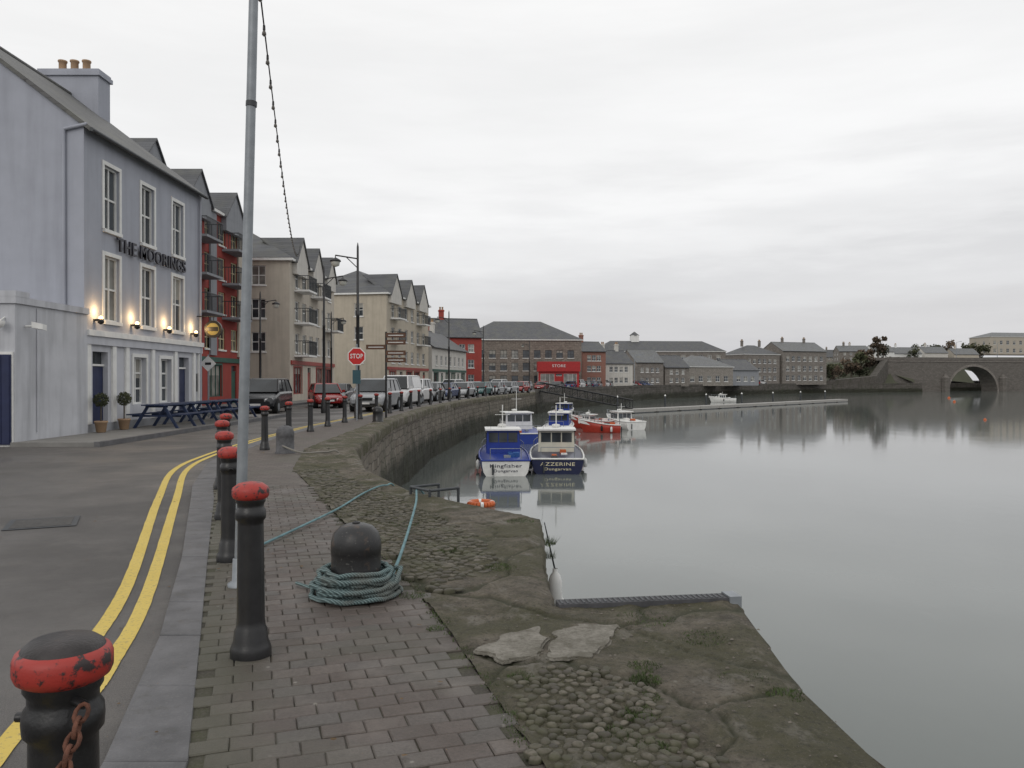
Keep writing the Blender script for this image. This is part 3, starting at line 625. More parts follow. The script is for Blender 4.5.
ribbon('road_marking',smooth(l1,24),.1,.006,ty.m); ribbon('road_marking',[(x-.04,y) for x,y in smooth(l2,24)],.1,.006,ty.m)
o=Obj('manhole_cover',(-5.4,9.2,.004),R(25)); o.box('frame',-.36,.36,-.36,.36,0,.006,DARK); o.box('lid',-.3,.3,-.3,.3,.006,.009,M('cast_iron_lid',(.06,.058,.055),.6,.4,20,.5)); o.done()
o=Obj('footway'); fw=M('footway_concrete',(.19,.185,.175),.8,.15,2,.3)
o.box('slab',-12.38,-10.3,19.7,36,-.02,.11,fw); o.box('slab',-18.6,-14.2,36.003,72,-.02,.11,fw); o.box('kerb_edge',-10.299,-10.15,19.7,36,-.02,.125,KS); o.box('kerb_edge',-14.199,-14.05,36.2,72,-.02,.125,KS); o.done()

# ------------------------------------------------------------------ water
tw=NT('harbour_water'); tw.color((.125,.14,.132)); tw.b.inputs['Roughness'].default_value=.06; tw.b.inputs['IOR'].default_value=1.34; tw.b.inputs['Specular IOR Level'].default_value=.6
h=tw.math('ADD',tw.math('MULTIPLY',tw.noise(.35,3,tw.vec(1,.6,1)),.6),tw.math('MULTIPLY',tw.noise(2.6,3,tw.vec(1,.55,1)),.22)); tw.bump(h,.24,.035)
single('water',[(-100,-300,-3),(4000,-300,-3),(4000,4000,-3),(-100,4000,-3)],[(0,1,2,3)],tw.m)

# ------------------------------------------------------------------ bridge
BS=stonewall('bridge_stone',(.13,.118,.105),(.19,.172,.155),(.1,.09,.08),1.1,.45)
o=Obj('stone_bridge',(165,322,0),math.atan2(28,110))
BL=130; zt=9.4
def arch_face(y,flip):
    u0,u1=13,37; uc=25; r=12; k=18; spring=-3
    pts=[]
    for i in range(k+1):
        t=math.pi*(1-i/k); pts.append((uc+r*math.cos(t),spring+ (10.2)*math.sin(t)))
    def q(P): o.face('spandrel_walls',[(p[0],y,p[1]) for p in (P if not flip else P[::-1])],BS)
    q([(-16,-6),(u0,-6),(u0,zt),(-16,zt)]); q([(u1,-6),(BL,-6),(BL,zt),(u1,zt)])
    for a,b in zip(pts,pts[1:]): q([a,b,(b[0],zt),(a[0],zt)])
    return pts
p=arch_face(0,False); arch_face(8,True)
for a,b in zip(p,p[1:]): 
    o.face('arch_soffit',[(a[0],0,a[1]),(a[0],8,a[1]),(b[0],8,b[1]),(b[0],0,b[1])],BS)
    da=Vector((a[0]-25,a[1]+3)).normalized()*.9; db=Vector((b[0]-25,b[1]+3)).normalized()*.9
    o.hexa('voussoirs',[(a[0],-.2,a[1]),(b[0],-.2,b[1]),(b[0],-.01,b[1]),(a[0],-.01,a[1]),(a[0]+da.x,-.2,a[1]+da.y),(b[0]+db.x,-.2,b[1]+db.y),(b[0]+db.x,-.01,b[1]+db.y),(a[0]+da.x,-.01,a[1]+da.y)],ST)
for u in (13,37): o.face('arch_soffit',[(u,0,-6),(u,8,-6),(u,8,-3),(u,0,-3)],BS)
o.box('deck',-16,BL,0,8,zt,zt+.3,BS); o.box('string_course',-16,BL,-.25,-.01,zt-.4,zt-.1,ST); o.box('parapet',-16,BL,-.05,.5,zt+.3,zt+1.4,BS); o.box('parapet',-16,BL,7.5,8.05,zt+.3,zt+1.4,BS)
for u in (11,39.5): o.lathe('cutwaters',[(1.7,-6),(1.7,2.5),(.3,4)],BS,(u,-.3,0),8,False)
o.done()
o=Obj('embankment_wall',(0,0,0)); 
for (a,b,h0,h1) in (((112,292),(139,304.6),1,3.2),((139,304.6),(149.6,317.6),3.2,9.9)):
    o.hexa('wall',[(a[0],a[1]+.5,-5),(b[0],b[1]+.5,-5),(b[0],b[1]+6.5,-5),(a[0],a[1]+6.5,-5),(a[0],a[1]+.5,h0),(b[0],b[1]+.5,h1),(b[0],b[1]+6.5,h1),(a[0],a[1]+6.5,h0)],FW)
o.done()

# ------------------------------------------------------------------ trees
BARK=M('bark',(.09,.075,.06),.9)
def tree(loc,h,w,cols,n=800):
    o=Obj('tree',loc); o.tube('trunk',(0,0,-.3),(0,0,h*.45),.25*h/8,BARK,8,.12*h/8)
    cl=[]
    for i in range(11):
        a=random.uniform(0,6.28); r=random.uniform(.15,.8)*w/2; z=h*random.uniform(.32,.88); c=Vector((r*math.cos(a),r*math.sin(a),z)); cl.append((c,random.uniform(.12,.24)*w)); o.tube('limbs',(0,0,h*random.uniform(.2,.4)),c,.07*h/8,BARK,5,.02)
    for i in range(n):
        c,r=random.choice(cl); v=Vector((random.gauss(0,1),random.gauss(0,1),random.gauss(0,.8))).normalized()*r*random.random()**.4; p=c+v; s=h*.03*random.uniform(.5,1.4)
        a=Vector((random.gauss(0,1),random.gauss(0,1),random.gauss(0,1))).normalized(); b=a.orthogonal().normalized()*s; a=a.cross(b).normalized()*s
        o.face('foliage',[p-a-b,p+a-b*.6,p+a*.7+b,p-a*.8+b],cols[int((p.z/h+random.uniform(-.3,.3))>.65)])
    o.done()
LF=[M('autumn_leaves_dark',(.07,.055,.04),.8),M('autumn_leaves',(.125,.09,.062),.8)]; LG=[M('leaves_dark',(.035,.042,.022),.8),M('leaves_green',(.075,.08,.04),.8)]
for x,y,h,w,c in ((134,316,11,9,LF),(139,320,12,9,LG),(144,325,13,9,LF),(151,330,11,8,LF),(128,314,8,7,LG),(157,338,7,7,LG),(200,392,9,9,LG),(208,394,10,10,LG),(217,398,11,11,LF),(226,400,10,10,LG),(234,400,10,10,LG),(75,262,8,7,LG),(116,296,8,8,LG),(121,300,7,8,LF),(184,366,6,6,LG)):
    tree((x,y,max(0,hz(x,y)-.2)),h,w,c)

# ------------------------------------------------------------------ cast bollards
REDP=NT('worn_red_paint'); g=REDP.noise(22,6,rough=.7); REDP.color(REDP.mix(REDP.rng(g,.54,.6),(.34,.03,.022),(.03,.02,.02))); REDP.b.inputs['Roughness'].default_value=.48; REDP.bump(g,.3,.008); REDP=REDP.m
PP=[(.118,0),(.118,.05),(.112,.07),(.1,.1),(.095,.16),(.085,.18),(.08,.22),(.074,.78),(.074,.8),(.086,.815),(.088,.84),(.086,.865),(.076,.88),(.076,.9),(.085,.915),(.085,.93)]
ob=Obj('street_bollard',(-1.05,1.87,.02)); 
ob.lathe('post',PP,BLACK,k=36)
ob.lathe('cap',[(.085,.93),(.1,.94),(.106,.955),(.106,.985),(.1,1.0),(.09,1.005)],REDP,k=36)
ob.lathe('cap_top',[(.09,1.005),(.086,1.012),(.07,1.024),(.035,1.032),(0,1.034)],M('worn_black_cap',(.03,.026,.026),.42,.6,12,.25),k=36)
ob.tube('chain_eye',(.05,-.05,.9),(.088,-.075,.9),.011,BLACK); ob.tube('chain_eye',(-.07,0,.84),(-.11,0,.84),.012,BLACK)
ob.done()
ob2=Obj('street_bollard',(-1.54,4.71,.02))
ob2.lathe('post',PP,BLACK,k=24)
ob2.lathe('cap',[(.085,.93),(.1,.94),(.106,.955),(.106,.985),(.1,1.0),(.07,1.022),(.035,1.03),(0,1.032)],REDP,k=24); ob2.done()
BP=[(-2.54,7.2),(-3.38,9.4),(-4.35,12),(-5.15,14.4),(-5.75,18.6),(-6.25,22.4),(-6.35,25.2),(-6.45,28),(-6.4,30.6),(-6.3,33.2),(-6.1,36),(-5.95,39),(-5.8,42),(-5.75,45.5),(-5.7,49),(-5.4,53),(-5.1,57),(-4.75,61),(-4.3,65.5),(-3.8,70),(-3.2,74.5),(-2.6,79),(-1.8,84),(-.9,90),(.2,97)]
for x,y in BP: ob2.copy('street_bollard',(x,y,.02),random.uniform(0,6))
RUST=M('rusty_iron',(.13,.055,.035),.85,.5,30,.5)
def chain(p,q,sag,n,mat=RUST,s=.022):
    V=[];F=[];p=Vector(p);q=Vector(q)
    def pt(t): r=p.lerp(q,t); r.z-=sag*4*t*(1-t); return r
    for i in range(n):
        c=pt((i+.5)/n); tg=(pt((i+.8)/n)-pt((i+.2)/n)).normalized(); sd=tg.cross(Vector((0,0,1)))
        sd=sd.normalized() if sd.length>.01 else Vector((1,0,0)); up=sd.cross(tg)
        if i%2: sd,up=up,sd
        B=len(V);K=10;J=6
        for k in range(K):
            a=2*math.pi*k/K; cc=c+tg*math.cos(a)*s*1.5+sd*math.sin(a)*s*.85; rad=(tg*math.cos(a)*.6+sd*math.sin(a)).normalized()
            for j in range(J): b=2*math.pi*j/J; V.append(cc+(rad*math.cos(b)+up*math.sin(b))*s*.32)
        for k in range(K):
            for j in range(J): F.append((B+k*J+j,B+((k+1)%K)*J+j,B+((k+1)%K)*J+(j+1)%J,B+k*J+(j+1)%J))
    single('bollard_chain',V,F,mat,True)
chain((-.958,1.785,.92),(-.5,-.6,.9),.42,86,RUST,.016)
chain((-2.5,7.1,.86),(-3.3,9.3,.86),.42,50,BLACK); chain((-3.38,9.4,.86),(-4.35,12,.86),.4,54,BLACK); chain((-4.35,12,.86),(-5.15,14.4,.86),.4,50,BLACK)
MB=NT('weathered_black_iron'); g=MB.noise(9,7,rough=.7); g2=MB.noise(45,5,rough=.7)
c=MB.mix(MB.rng(g,.55,.64,0,.8),(.017,.017,.018),(.075,.05,.035)); c=MB.mix(MB.rng(g2,.62,.68,0,.7),c,(.14,.14,.13)); MB.color(c); MB.b.inputs['Roughness'].default_value=.38; MB.bump(g,.35,.012); MB=MB.m
def mooring(x,y,r,h,mat,nm='mooring_bollard'):
    o=Obj(nm,(x,y,.02)); o.lathe('post',[(r*1.12,0),(r*1.12,.03),(r,.05),(r*.97,h*.55),(r*.98,h*.6),(r,h*.62),(r*.98,h*.75),(r*.88,h*.87),(r*.66,h*.95),(r*.35,h*.99),(0,h)],mat,k=32)
    o.lathe('rivet',[(.0,.0),(.03,0),(.03,.012),(0,.02)],mat,(0,0,h-.005),10); o.done()
mooring(-1.18,6.05,.19,.55,MB); mooring(-5.05,17.8,.2,.62,M('grey_iron',(.09,.09,.095),.6,.3,10,.3)); mooring(-5.2,31,.2,.6,BLACK)
tr=NT('teal_rope'); w=tr.n.new('ShaderNodeTexWave'); w.inputs['Scale'].default_value=22; w.inputs['Distortion'].default_value=1; w.bands_direction='DIAGONAL'; tr.link(tr.tc.outputs['Object'],w.inputs[0])
c=tr.mix(w.outputs['Fac'],(.065,.105,.11),(.21,.29,.29)); c=tr.mix(tr.rng(tr.noise(5,5),.45,.65,0,.6),c,(.15,.14,.12)); tr.color(c); tr.b.inputs['Roughness'].default_value=.9; tr.bump(w.outputs['Fac'],.8,.01); ROPE=tr.m
o=Obj('mooring_rope_coil',(-1.18,6.05,.03)); pts=[]
N=760
for i in range(N):
    t=i/N; a=t*2*math.pi*14; lay=int(t*14)
    layz=[0,0,0,1,1,2,2,2,3,3,3,4,4,5][min(lay,13)]; rr=[.33,.285,.24,.3,.25,.27,.235,.31,.25,.225,.28,.24,.29,.25][min(lay,13)]
    nr=noise.noise(Vector((math.cos(a)*2,math.sin(a)*2,lay*3.1)))
    pts.append((math.cos(a)*(rr+nr*.05),math.sin(a)*(rr+nr*.04),.02+layz*.034+max(0,noise.noise(Vector((math.cos(a)*1.5,math.sin(a)*1.5,lay*7.7))))*.05))
o.curve('coil',pts,.018,ROPE)
o.curve('rope_bight',[(.2,-.2,.05),(.32,-.14,.12),(.34,0,.2),(.28,.14,.17),(.2,.2,.1)],.0165,ROPE); o.done()
def rope(name,pts,r,mat,n=12):
    P=[Vector(p) for p in pts]; out=[]
    for i in range(len(P)-1):
        p0=P[max(0,i-1)];p1=P[i];p2=P[i+1];p3=P[min(len(P)-1,i+2)]
        for k in range(n): t=k/n; out.append(.5*((2*p1)+(p2-p0)*t+(2*p0-5*p1+4*p2-p3)*t*t+(3*p1-p0-3*p2+p3)*t**3))
    out.append(P[-1]); cu=bpy.data.curves.new(name,'CURVE'); cu.dimensions='3D'; cu.bevel_depth=r; cu.bevel_resolution=2; cu.materials.append(mat)
    sp=cu.splines.new('POLY'); sp.points.add(len(out)-1)
    for i,p in enumerate(out): sp.points[i].co=(*p,1)
    ob=bpy.data.objects.new(name,cu); COL.objects.link(ob); return ob
TR2=M('blue_green_line',(.14,.24,.26),.9,.3,8,.3)
rope('mooring_rope',[(-.93,6.2,.14),(-.95,6.8,.16),(-1.05,8.2,.15),(-1.2,10,.12),(-1.38,11.75,.07),(-1.2,12.1,-.3),(-.9,13,-1.2)],.014,TR2)
rope('mooring_rope',[(-2.44,7.7,.05),(-2.3,8.6,.06),(-2.15,9.9,.06),(-2.05,11.2,.08),(-1.9,12.0,.07),(-1.75,12.4,-.1),(-1.2,13.5,-1.5)],.013,TR2)
rope('mooring_rope',[(-5.05,17.6,.2),(-4.6,17.5,.06),(-4.1,17.6,.07),(-3.8,17.7,.0),(-3.5,18.2,-1)],.02,M('grey_rope',(.2,.19,.17),.9))
rope('mooring_rope',[(-1.3,6.3,.05),(-1.5,6.15,.05),(-1.7,6.3,.05)],.012,ROPE)
o=Obj('quay_ladder',(-1.0,11.3,0),math.atan2(2.27,-1.79)+math.pi)
for u in (-.25,.25):
    o.tube('rails',(u,-.35,.04),(u,-.35,.14),.02,DARK); o.tube('rails',(u,-.35,.14),(u,.12,.14),.02,DARK); o.tube('rails',(u,.12,.15),(u,.12,-3.4),.02,DARK)
o.tube('rails',(-.25,-.35,.14),(.25,-.35,.14),.02,DARK)
for i in range(12): o.tube('rungs',(-.25,.12,-.1-i*.28),(.25,.12,-.1-i*.28),.015,DARK)
o.done()
o=Obj('boat_fender',(.5,9.25,-.95))
for dy,dz in ((0,0),(.22,-.35)):
    o.lathe('body',[(0,0),(.05,.01),(.075,.06),(.08,.27),(.06,.34),(.03,.38),(.03,.42)],WHITE,(dy*.3,dy,dz),14); o.tube('rope',(dy*.3,dy,dz+.41),(-.12,dy-.1,.93),.006,DARK)
o.done()
o=Obj('life_ring',(-1.15,29.6,-2.93)); ORG=M('orange_plastic',(.5,.11,.03),.5)
for i in range(24):
    a=2*math.pi*i/24;b=2*math.pi*(i+1)/24; o.tube('ring',(.42*math.cos(a),.42*math.sin(a),0),(.42*math.cos(b),.42*math.sin(b),0),.12,WHITE if i%6==0 else ORG,10)
o.done()

# ------------------------------------------------------------------ pole with string lights
o=Obj('flag_pole',(-2.15,6.3,.02)); o.tube('pole',(0,0,0),(.145,0,5.6),.042,STEEL,14,.034); o.lathe('base_collar',[(.09,0),(.09,.03),(.055,.05),(.05,.22),(.045,.23)],STEEL,k=16); o.tube('clamp',(.1,0,3.78),(.102,0,3.82),.043,DARK,12); o.done()
A=Vector((-2.02,6.3,5.05));B=Vector((-11.9,45,9.3)); W=[]
for i in range(61):
    t=i/60;p=A.lerp(B,t);p.z-=1.35*4*t*(1-t);W.append(p)
rope('festoon_cable',W,.007,RUBBER,1)
o=Obj('festoon_lights'); BU=M('bulb_glass',(.12,.11,.1),.2)
for i in range(1,58):
    t=i/58;p=A.lerp(B,t);p.z-=1.35*4*t*(1-t); o.lathe('bulb_holders',[(.012,.01),(.014,-.03),(.012,-.04)],BLACK,tuple(p),8); o.lathe('bulbs',[(.01,-.04),(.02,-.06),(.022,-.08),(0,-.1)],BU,tuple(p),8)
o.done()
def lantern(o,c,s=1):
    x,y,z=c; o.lathe('lantern',[(.0,.1*s),(.06*s,.08*s),(.2*s,0),(.22*s,-.06*s),(.2*s,-.07*s)],BLACK,c,12); o.lathe('lantern_glass',[(.18*s,-.07*s),(.15*s,-.22*s),(0,-.28*s)],M('lamp_glass',(.55,.55,.5),.2),c,12)
def lamp(x,y,h,arms,name='street_lamp'):
    o=Obj(name,(x,y,0)); o.lathe('post',[(.16,0),(.16,.5),(.12,.6),(.1,.9),(.075,1.0),(.07,h*.6),(.085,h*.6+.03),(.06,h*.6+.1),(.045,h),(.02,h+.15),(0,h+.2)],BLACK,k=12)
    for s in arms:
        o.tube('arm',(0,0,h-.5),(s*.95,0,h-.35),.03,BLACK); o.tube('arm',(0,0,h-.9),(s*.5,0,h-.42),.02,BLACK); o.tube('arm',(s*.95,0,h-.35),(s*.95,0,h-.5),.02,BLACK); lantern(o,(s*.95,0,h-.55),1.1)
    o.done()
lamp(-6.55,34,7.3,(-1,)); lamp(-9.4,40.0,7.2,(1,)); lamp(-15.1,48,6.8,(1,)); lamp(-5.2,66,7.2,(-1,)); lamp(-14,62,6.8,(1,)); lamp(-3.0,84,7.2,(-1,)); lamp(2.5,115,7.2,(-1,))
for x,y in ((30,196),(45,218),(68,250),(100,286),(185,333),(205,338),(225,343)):
    o=Obj('street_lamp',(x,y,0 if x<150 else 9.8)); o.tube('post',(0,0,0),(0,0,7.5),.12,STEEL,6,.07); o.tube('arm',(0,0,7.5),(1.4,0,7.9),.06,STEEL,6); o.box('head',1.3,2.1,-.15,.15,7.82,7.96,STEEL); o.done()
RS=M('sign_red',(.5,.02,.02),.4,.03); BR=M('sign_brown',(.10,.05,.03),.5)
o=Obj('stop_sign',(-6.25,32.2,0),R(4)); o.tube('post',(0,0,0),(0,0,3.1),.04,STEEL)
for rr,m,y in ((.38,WHITE,-.05),(.34,RS,-.056)):
    P=[(rr*math.cos(R(22.5+45*i)),rr*math.sin(R(22.5+45*i))+2.6) for i in range(8)]
    o.face('plate',[(x,y,z) for x,z in P][::1],m); 
    if m is WHITE:
        o.face('plate',[(x,-.035,z) for x,z in P][::-1],STEEL)
        for i in range(8): a=P[i];b=P[(i+1)%8]; o.face('plate',[(a[0],-.05,a[1]),(a[0],-.035,a[1]),(b[0],-.035,b[1]),(b[0],-.05,b[1])],WHITE)
o.text('sign_lettering','STOP',(0,-.062,2.6),(R(90),0,0),.26,WHITE,.002,.5,.004)
o.box('info_sign',-.16,.16,-.05,-.03,1.5,2.05,M('sign_blue',(.03,.08,.1),.5)); o.done()
o=Obj('fingerpost_sign',(-5.35,34,0),R(-4)); o.tube('post',(0,0,0),(0,0,3.7),.045,BLACK)
for i,(dx,z) in enumerate(((1,3.45),(1,3.15),(-1,2.95),(1,2.7),(1,2.4))):
    o.hexa('finger',[(0,-.06,z),(dx*.85,-.06,z),(dx*.85,-.03,z),(0,-.03,z),(0,-.06,z+.2),(dx*.85,-.06,z+.2),(dx*.85,-.03,z+.2),(0,-.03,z+.2)],BR); o.box('finger_text',min(dx*.1,dx*.75),max(dx*.1,dx*.75),-.064,-.061,z+.08,z+.11,WHITE)
o.done()
o=Obj('traffic_sign',(-12.6,33.2,.1),R(5)); o.tube('post',(0,0,0),(0,0,2.6),.035,STEEL)
o.face('plate',[(0,-.05,1.9),(.33,-.05,2.23),(0,-.05,2.56),(-.33,-.05,2.23)],WHITE); o.face('plate',[(0,-.04,1.9),(-.33,-.04,2.23),(0,-.04,2.56),(.33,-.04,2.23)],STEEL); o.box('symbol',-.12,.12,-.056,-.052,2.18,2.28,BLACK); o.done()

# ------------------------------------------------------------------ picnic tables, planters
BT=M('blue_timber',(.025,.04,.09),.6,.25,6,.2)
def table(x,y,rz):
    o=Obj('picnic_table',(x,y,.11),rz)
    for i in range(5): o.box('top',-.9,.9,-.37+i*.15,-.24+i*.15,.72,.76,BT)
    for s in (-1,1):
        for i in range(2): y0=s*.72+(i-1)*.14; o.box('benches',-.9,.9,y0,y0+.12,.42,.46,BT)
    for u in (-.65,.65):
        for s in (-1,1):
            o.hexa('legs',[(u-.03,s*.7-.05,0),(u+.03,s*.7-.05,0),(u+.03,s*.7+.05,0),(u-.03,s*.7+.05,0),(u-.03,s*.25-.05,.72),(u+.03,s*.25-.05,.72),(u+.03,s*.25+.05,.72),(u-.03,s*.25+.05,.72)],BT)
        o.box('legs',u+.031,u+.07,-.8,.8,.36,.42,BT); o.box('legs',u+.031,u+.07,-.36,.36,.66,.72,BT)
    o.done()
for i in range(4): table(-11.35,26.2+i*2.15,R(88+i))
def planter(x,y):
    o=Obj('potted_topiary',(x,y,.11)); o.lathe('pot',[(.1,0),(.13,.02),(.17,.28),(.19,.29),(.19,.34),(.16,.34),(.15,.3),(0,.3)],M('terracotta',(.36,.24,.15)),k=16); o.tube('stem',(0,0,.3),(0,0,.8),.02,BARK)
    for i in range(700):
        v=Vector((random.gauss(0,1),random.gauss(0,1),random.gauss(0,1))).normalized()*(.2*random.uniform(.6,1.1)); p=Vector((0,0,.96))+v; s=.022; a=Vector((random.gauss(0,1),random.gauss(0,1),random.gauss(0,1))).normalized()*s; b=a.orthogonal().normalized()*s
        o.face('foliage',[p-a,p-b,p+a,p+b],LG[i%2])
    o.done()
planter(-12.05,23.45); planter(-12.05,24.85)

# ------------------------------------------------------------------ cars
def car(name,loc,rz,col,kind='hatch'):
    P=dict(hatch=(4.0,1.72,.92,1.46,.95,2.6,.35,3.9),suv=(4.5,1.86,1.08,1.74,1.1,2.4,.3,4.4),saloon=(4.5,1.76,.92,1.42,1.1,2.3,.7,3.6),van=(4.9,1.9,1.15,1.95,.7,1.9,.05,4.8))[kind]
    Ln,Wd,belt,roof,hood,_,rear,_=P; hw=Wd/2
    paint=M('car_paint_'+col[0],col[1],.22,.03,2,0,spec=.6)
    o=Obj(name,loc,rz); x1=Ln/2;x0=-Ln/2
    wf=x1-.8; wr=x0+.75
    nose=belt-.2 if kind!='van' else belt-.12
    st=[(x0,hw*.86,.42,belt-.18),(x0+.06,hw*.95,.28,belt-.03),(x0+.35,hw,.22,belt),(0,hw,.2,belt),(x1-hood-.25,hw,.2,belt-.02),(x1-.5,hw*.97,.22,nose),(x1-.12,hw*.9,.28,nose-.1),(x1,hw*.78,.36,nose-.26)]
    V=[];F=[]
    for (x,w,z0,z1) in st:
        sec=[(w*.8,z0),(w*.97,z0+.1),(w,(z0+z1)/2),(w*.985,z1-.12),(w*.93,z1-.02),(w*.75,z1+.015)]
        for y,z in sec: V.append((x,y,z))
        for y,z in sec[::-1]: V.append((x,-y,z))
    k=12
    for i in range(len(st)-1):
        for j in range(k): F.append((i*k+j,i*k+(j+1)%k,(i+1)*k+(j+1)%k,(i+1)*k+j))
    F.append(tuple(range(k-1,-1,-1)));F.append(tuple(range((len(st)-1)*k,len(st)*k)))
    o.raw('body',V,[f[::-1] for f in F],paint,False)
    cb0=x0+.1+(.55 if kind=='saloon' else 0);cb1=x1-hood+.1;cr0=cb0+(.6 if kind=='saloon' else .3 if kind!='van' else .12);cr1=cb1-(.75 if kind!='van' else .6)
    b=[(cb0,-hw*.93,belt-.02),(cb1,-hw*.93,belt-.02),(cb1,hw*.93,belt-.02),(cb0,hw*.93,belt-.02)];t=[(cr0,-hw*.76,roof-.06),(cr1,-hw*.76,roof-.06),(cr1,hw*.76,roof-.06),(cr0,hw*.76,roof-.06)]
    o.hexa('windows',b+t,CG)
    o.hexa('roof',[t[0],t[1],t[2],t[3],(cr0+.12,-hw*.66,roof),(cr1-.15,-hw*.66,roof),(cr1-.15,hw*.66,roof),(cr0+.12,hw*.66,roof)],paint)
    for i in range(4): o.tube('pillars',b[i],t[i],.045,paint,6)
    for s,(a,bb,c,d) in ((-1,(b[0],b[1],t[0],t[1])),(1,(b[3],b[2],t[3],t[2]))):
        for f in (.36,.66):
            p=Vector(a).lerp(Vector(bb),f);q=Vector(c).lerp(Vector(d),f); o.tube('pillars',p,q,.03,paint if kind=='van' else RUBBER,5)
        o.tube('pillars',c,d,.04,paint,6)
        o.hexa('mirrors',[(cb1-.35,s*hw,belt),(cb1-.2,s*hw,belt),(cb1-.2,s*(hw+.17),belt+.02),(cb1-.35,s*(hw+.17),belt+.02),(cb1-.35,s*hw,belt+.14),(cb1-.2,s*hw,belt+.14),(cb1-.2,s*(hw+.17),belt+.15),(cb1-.35,s*(hw+.17),belt+.15)],paint)
    if kind=='van':
        for s in (-1,1): o.hexa('van_panels',[(cb0+.1,s*hw*.94,belt),(cb0+2.5,s*hw*.94,belt),(cb0+2.5,s*hw*.9,belt),(cb0+.1,s*hw*.9,belt),(cb0+.15,s*hw*.79,roof-.1),(cb0+2.45,s*hw*.79,roof-.1),(cb0+2.45,s*hw*.75,roof-.1),(cb0+.15,s*hw*.75,roof-.1)],paint)
    for wx in (wf,wr):
        for s in (-1,1):
            o.tube('wheel_arches',(wx,s*(hw-.25),.34),(wx,s*(hw+.005),.34),.39,RUBBER,18); o.tube('wheels',(wx,s*(hw-.2),.32),(wx,s*(hw+.02),.32),.315,RUBBER,18); o.tube('hubcaps',(wx,s*(hw+.02),.32),(wx,s*(hw+.03),.32),.2,STEEL,12)
    zl=nose-.28
    for s in (-1,1):
        o.hexa('headlights',[(x1-.16,s*hw*.5,zl),(x1+.012,s*hw*.48,zl),(x1-.1,s*hw*.86,zl),(x1-.3,s*hw*.86,zl),(x1-.22,s*hw*.5,zl+.17),(x1-.05,s*hw*.48,zl+.14),(x1-.14,s*hw*.87,zl+.17),(x1-.34,s*hw*.87,zl+.17)],M('headlight_glass',(.6,.6,.6),.15))
        zt_=belt-.38; o.box('tail_lights',x0-.015,x0+.1,min(s*hw*.62,s*hw*.88),max(s*hw*.62,s*hw*.88),zt_,zt_+.28,M('tail_light_red',(.35,.01,.01),.2))
    o.box('grille',x1-.04,x1+.012,-hw*.42,hw*.42,zl-.02,zl+.13,RUBBER); o.box('bumper',x1-.1,x1+.03,-hw*.7,hw*.7,.32,.44,RUBBER if kind in('suv','van') else paint)
    o.box('bumper',x0-.03,x0+.1,-hw*.85,hw*.85,.34,.46,RUBBER if kind in('suv','van') else paint)
    o.box('number_plate',x1+.03,x1+.04,-.26,.26,.4,.5,WHITE); o.box('number_plate',x0-.04,x0-.03,-.26,.26,.5,.61,WHITE)
    return o.done()
cs=dict(black=('black',(.02,.022,.025)),red=('red',(.25,.012,.012)),silver=('silver',(.3,.31,.32)),white=('white',(.62,.62,.62)),blue=('blue',(.03,.05,.13)),grey=('grey',(.1,.105,.11)),teal=('teal',(.04,.11,.11)))
car('parked_car',(-12.6,41,0),R(-86),cs['black'],'suv'); car('parked_car',(-11.3,48.5,0),R(-70),cs['red'],'hatch')
car('parked_car',(-7.4,43.5,0),R(-95),cs['silver'],'suv'); car('parked_van',(-7.1,51,0),R(-95),cs['white'],'van'); 
k1=car('parked_car',(-7.0,57.5,0),R(-97),cs['white'],'suv'); k2=car('parked_car',(-6.5,63.5,0),R(-98),cs['grey'],'hatch'); k3=car('parked_car',(-5.8,69.5,0),R(-100),cs['blue'],'saloon')
k4=car('parked_car',(-12.2,56,0),R(-88),cs['grey'],'saloon'); k5=car('parked_car',(-11.8,66,0),R(-85),cs['red'],'hatch'); k6=car('parked_car',(-4.7,76,0),R(-102),cs['silver'],'hatch'); k7=car('parked_car',(-3.3,83,0),R(-105),cs['teal'],'hatch')
ks=[k1,k2,k3,k4,k5,k6,k7,k6,k1]
for i,(x,y) in enumerate(((-1.9,89.5),(-.5,96),(1.0,102.5),(-8.6,84),(-7.2,95),(-5.3,106),(-2,116),(2,128),(5,134),(8,141))): random.choice(ks).copy('parked_car',(x,y,0),R(-108))
a=Vector((13,142));b=Vector((29,189)); c2=Vector((60,240)); d2=Vector((102,287))
for i in range(22):
    t=i/21; p=b.lerp(c2,t); random.choice(ks).copy('parked_car',(p.x-3.2,p.y+2.4,.02),R(-33+random.uniform(-4,4)))
for i in range(14):
    p=c2.lerp(d2,(i+.5)/14+random.uniform(-.02,.02)); random.choice(ks).copy('parked_car',(p.x-2.6,p.y+3,.02),R(48))
for i in range(9):
    p=a.lerp(b,(i+.5)/9); random.choice(ks).copy('parked_car',(p.x-3,p.y+1,.02),R(70))

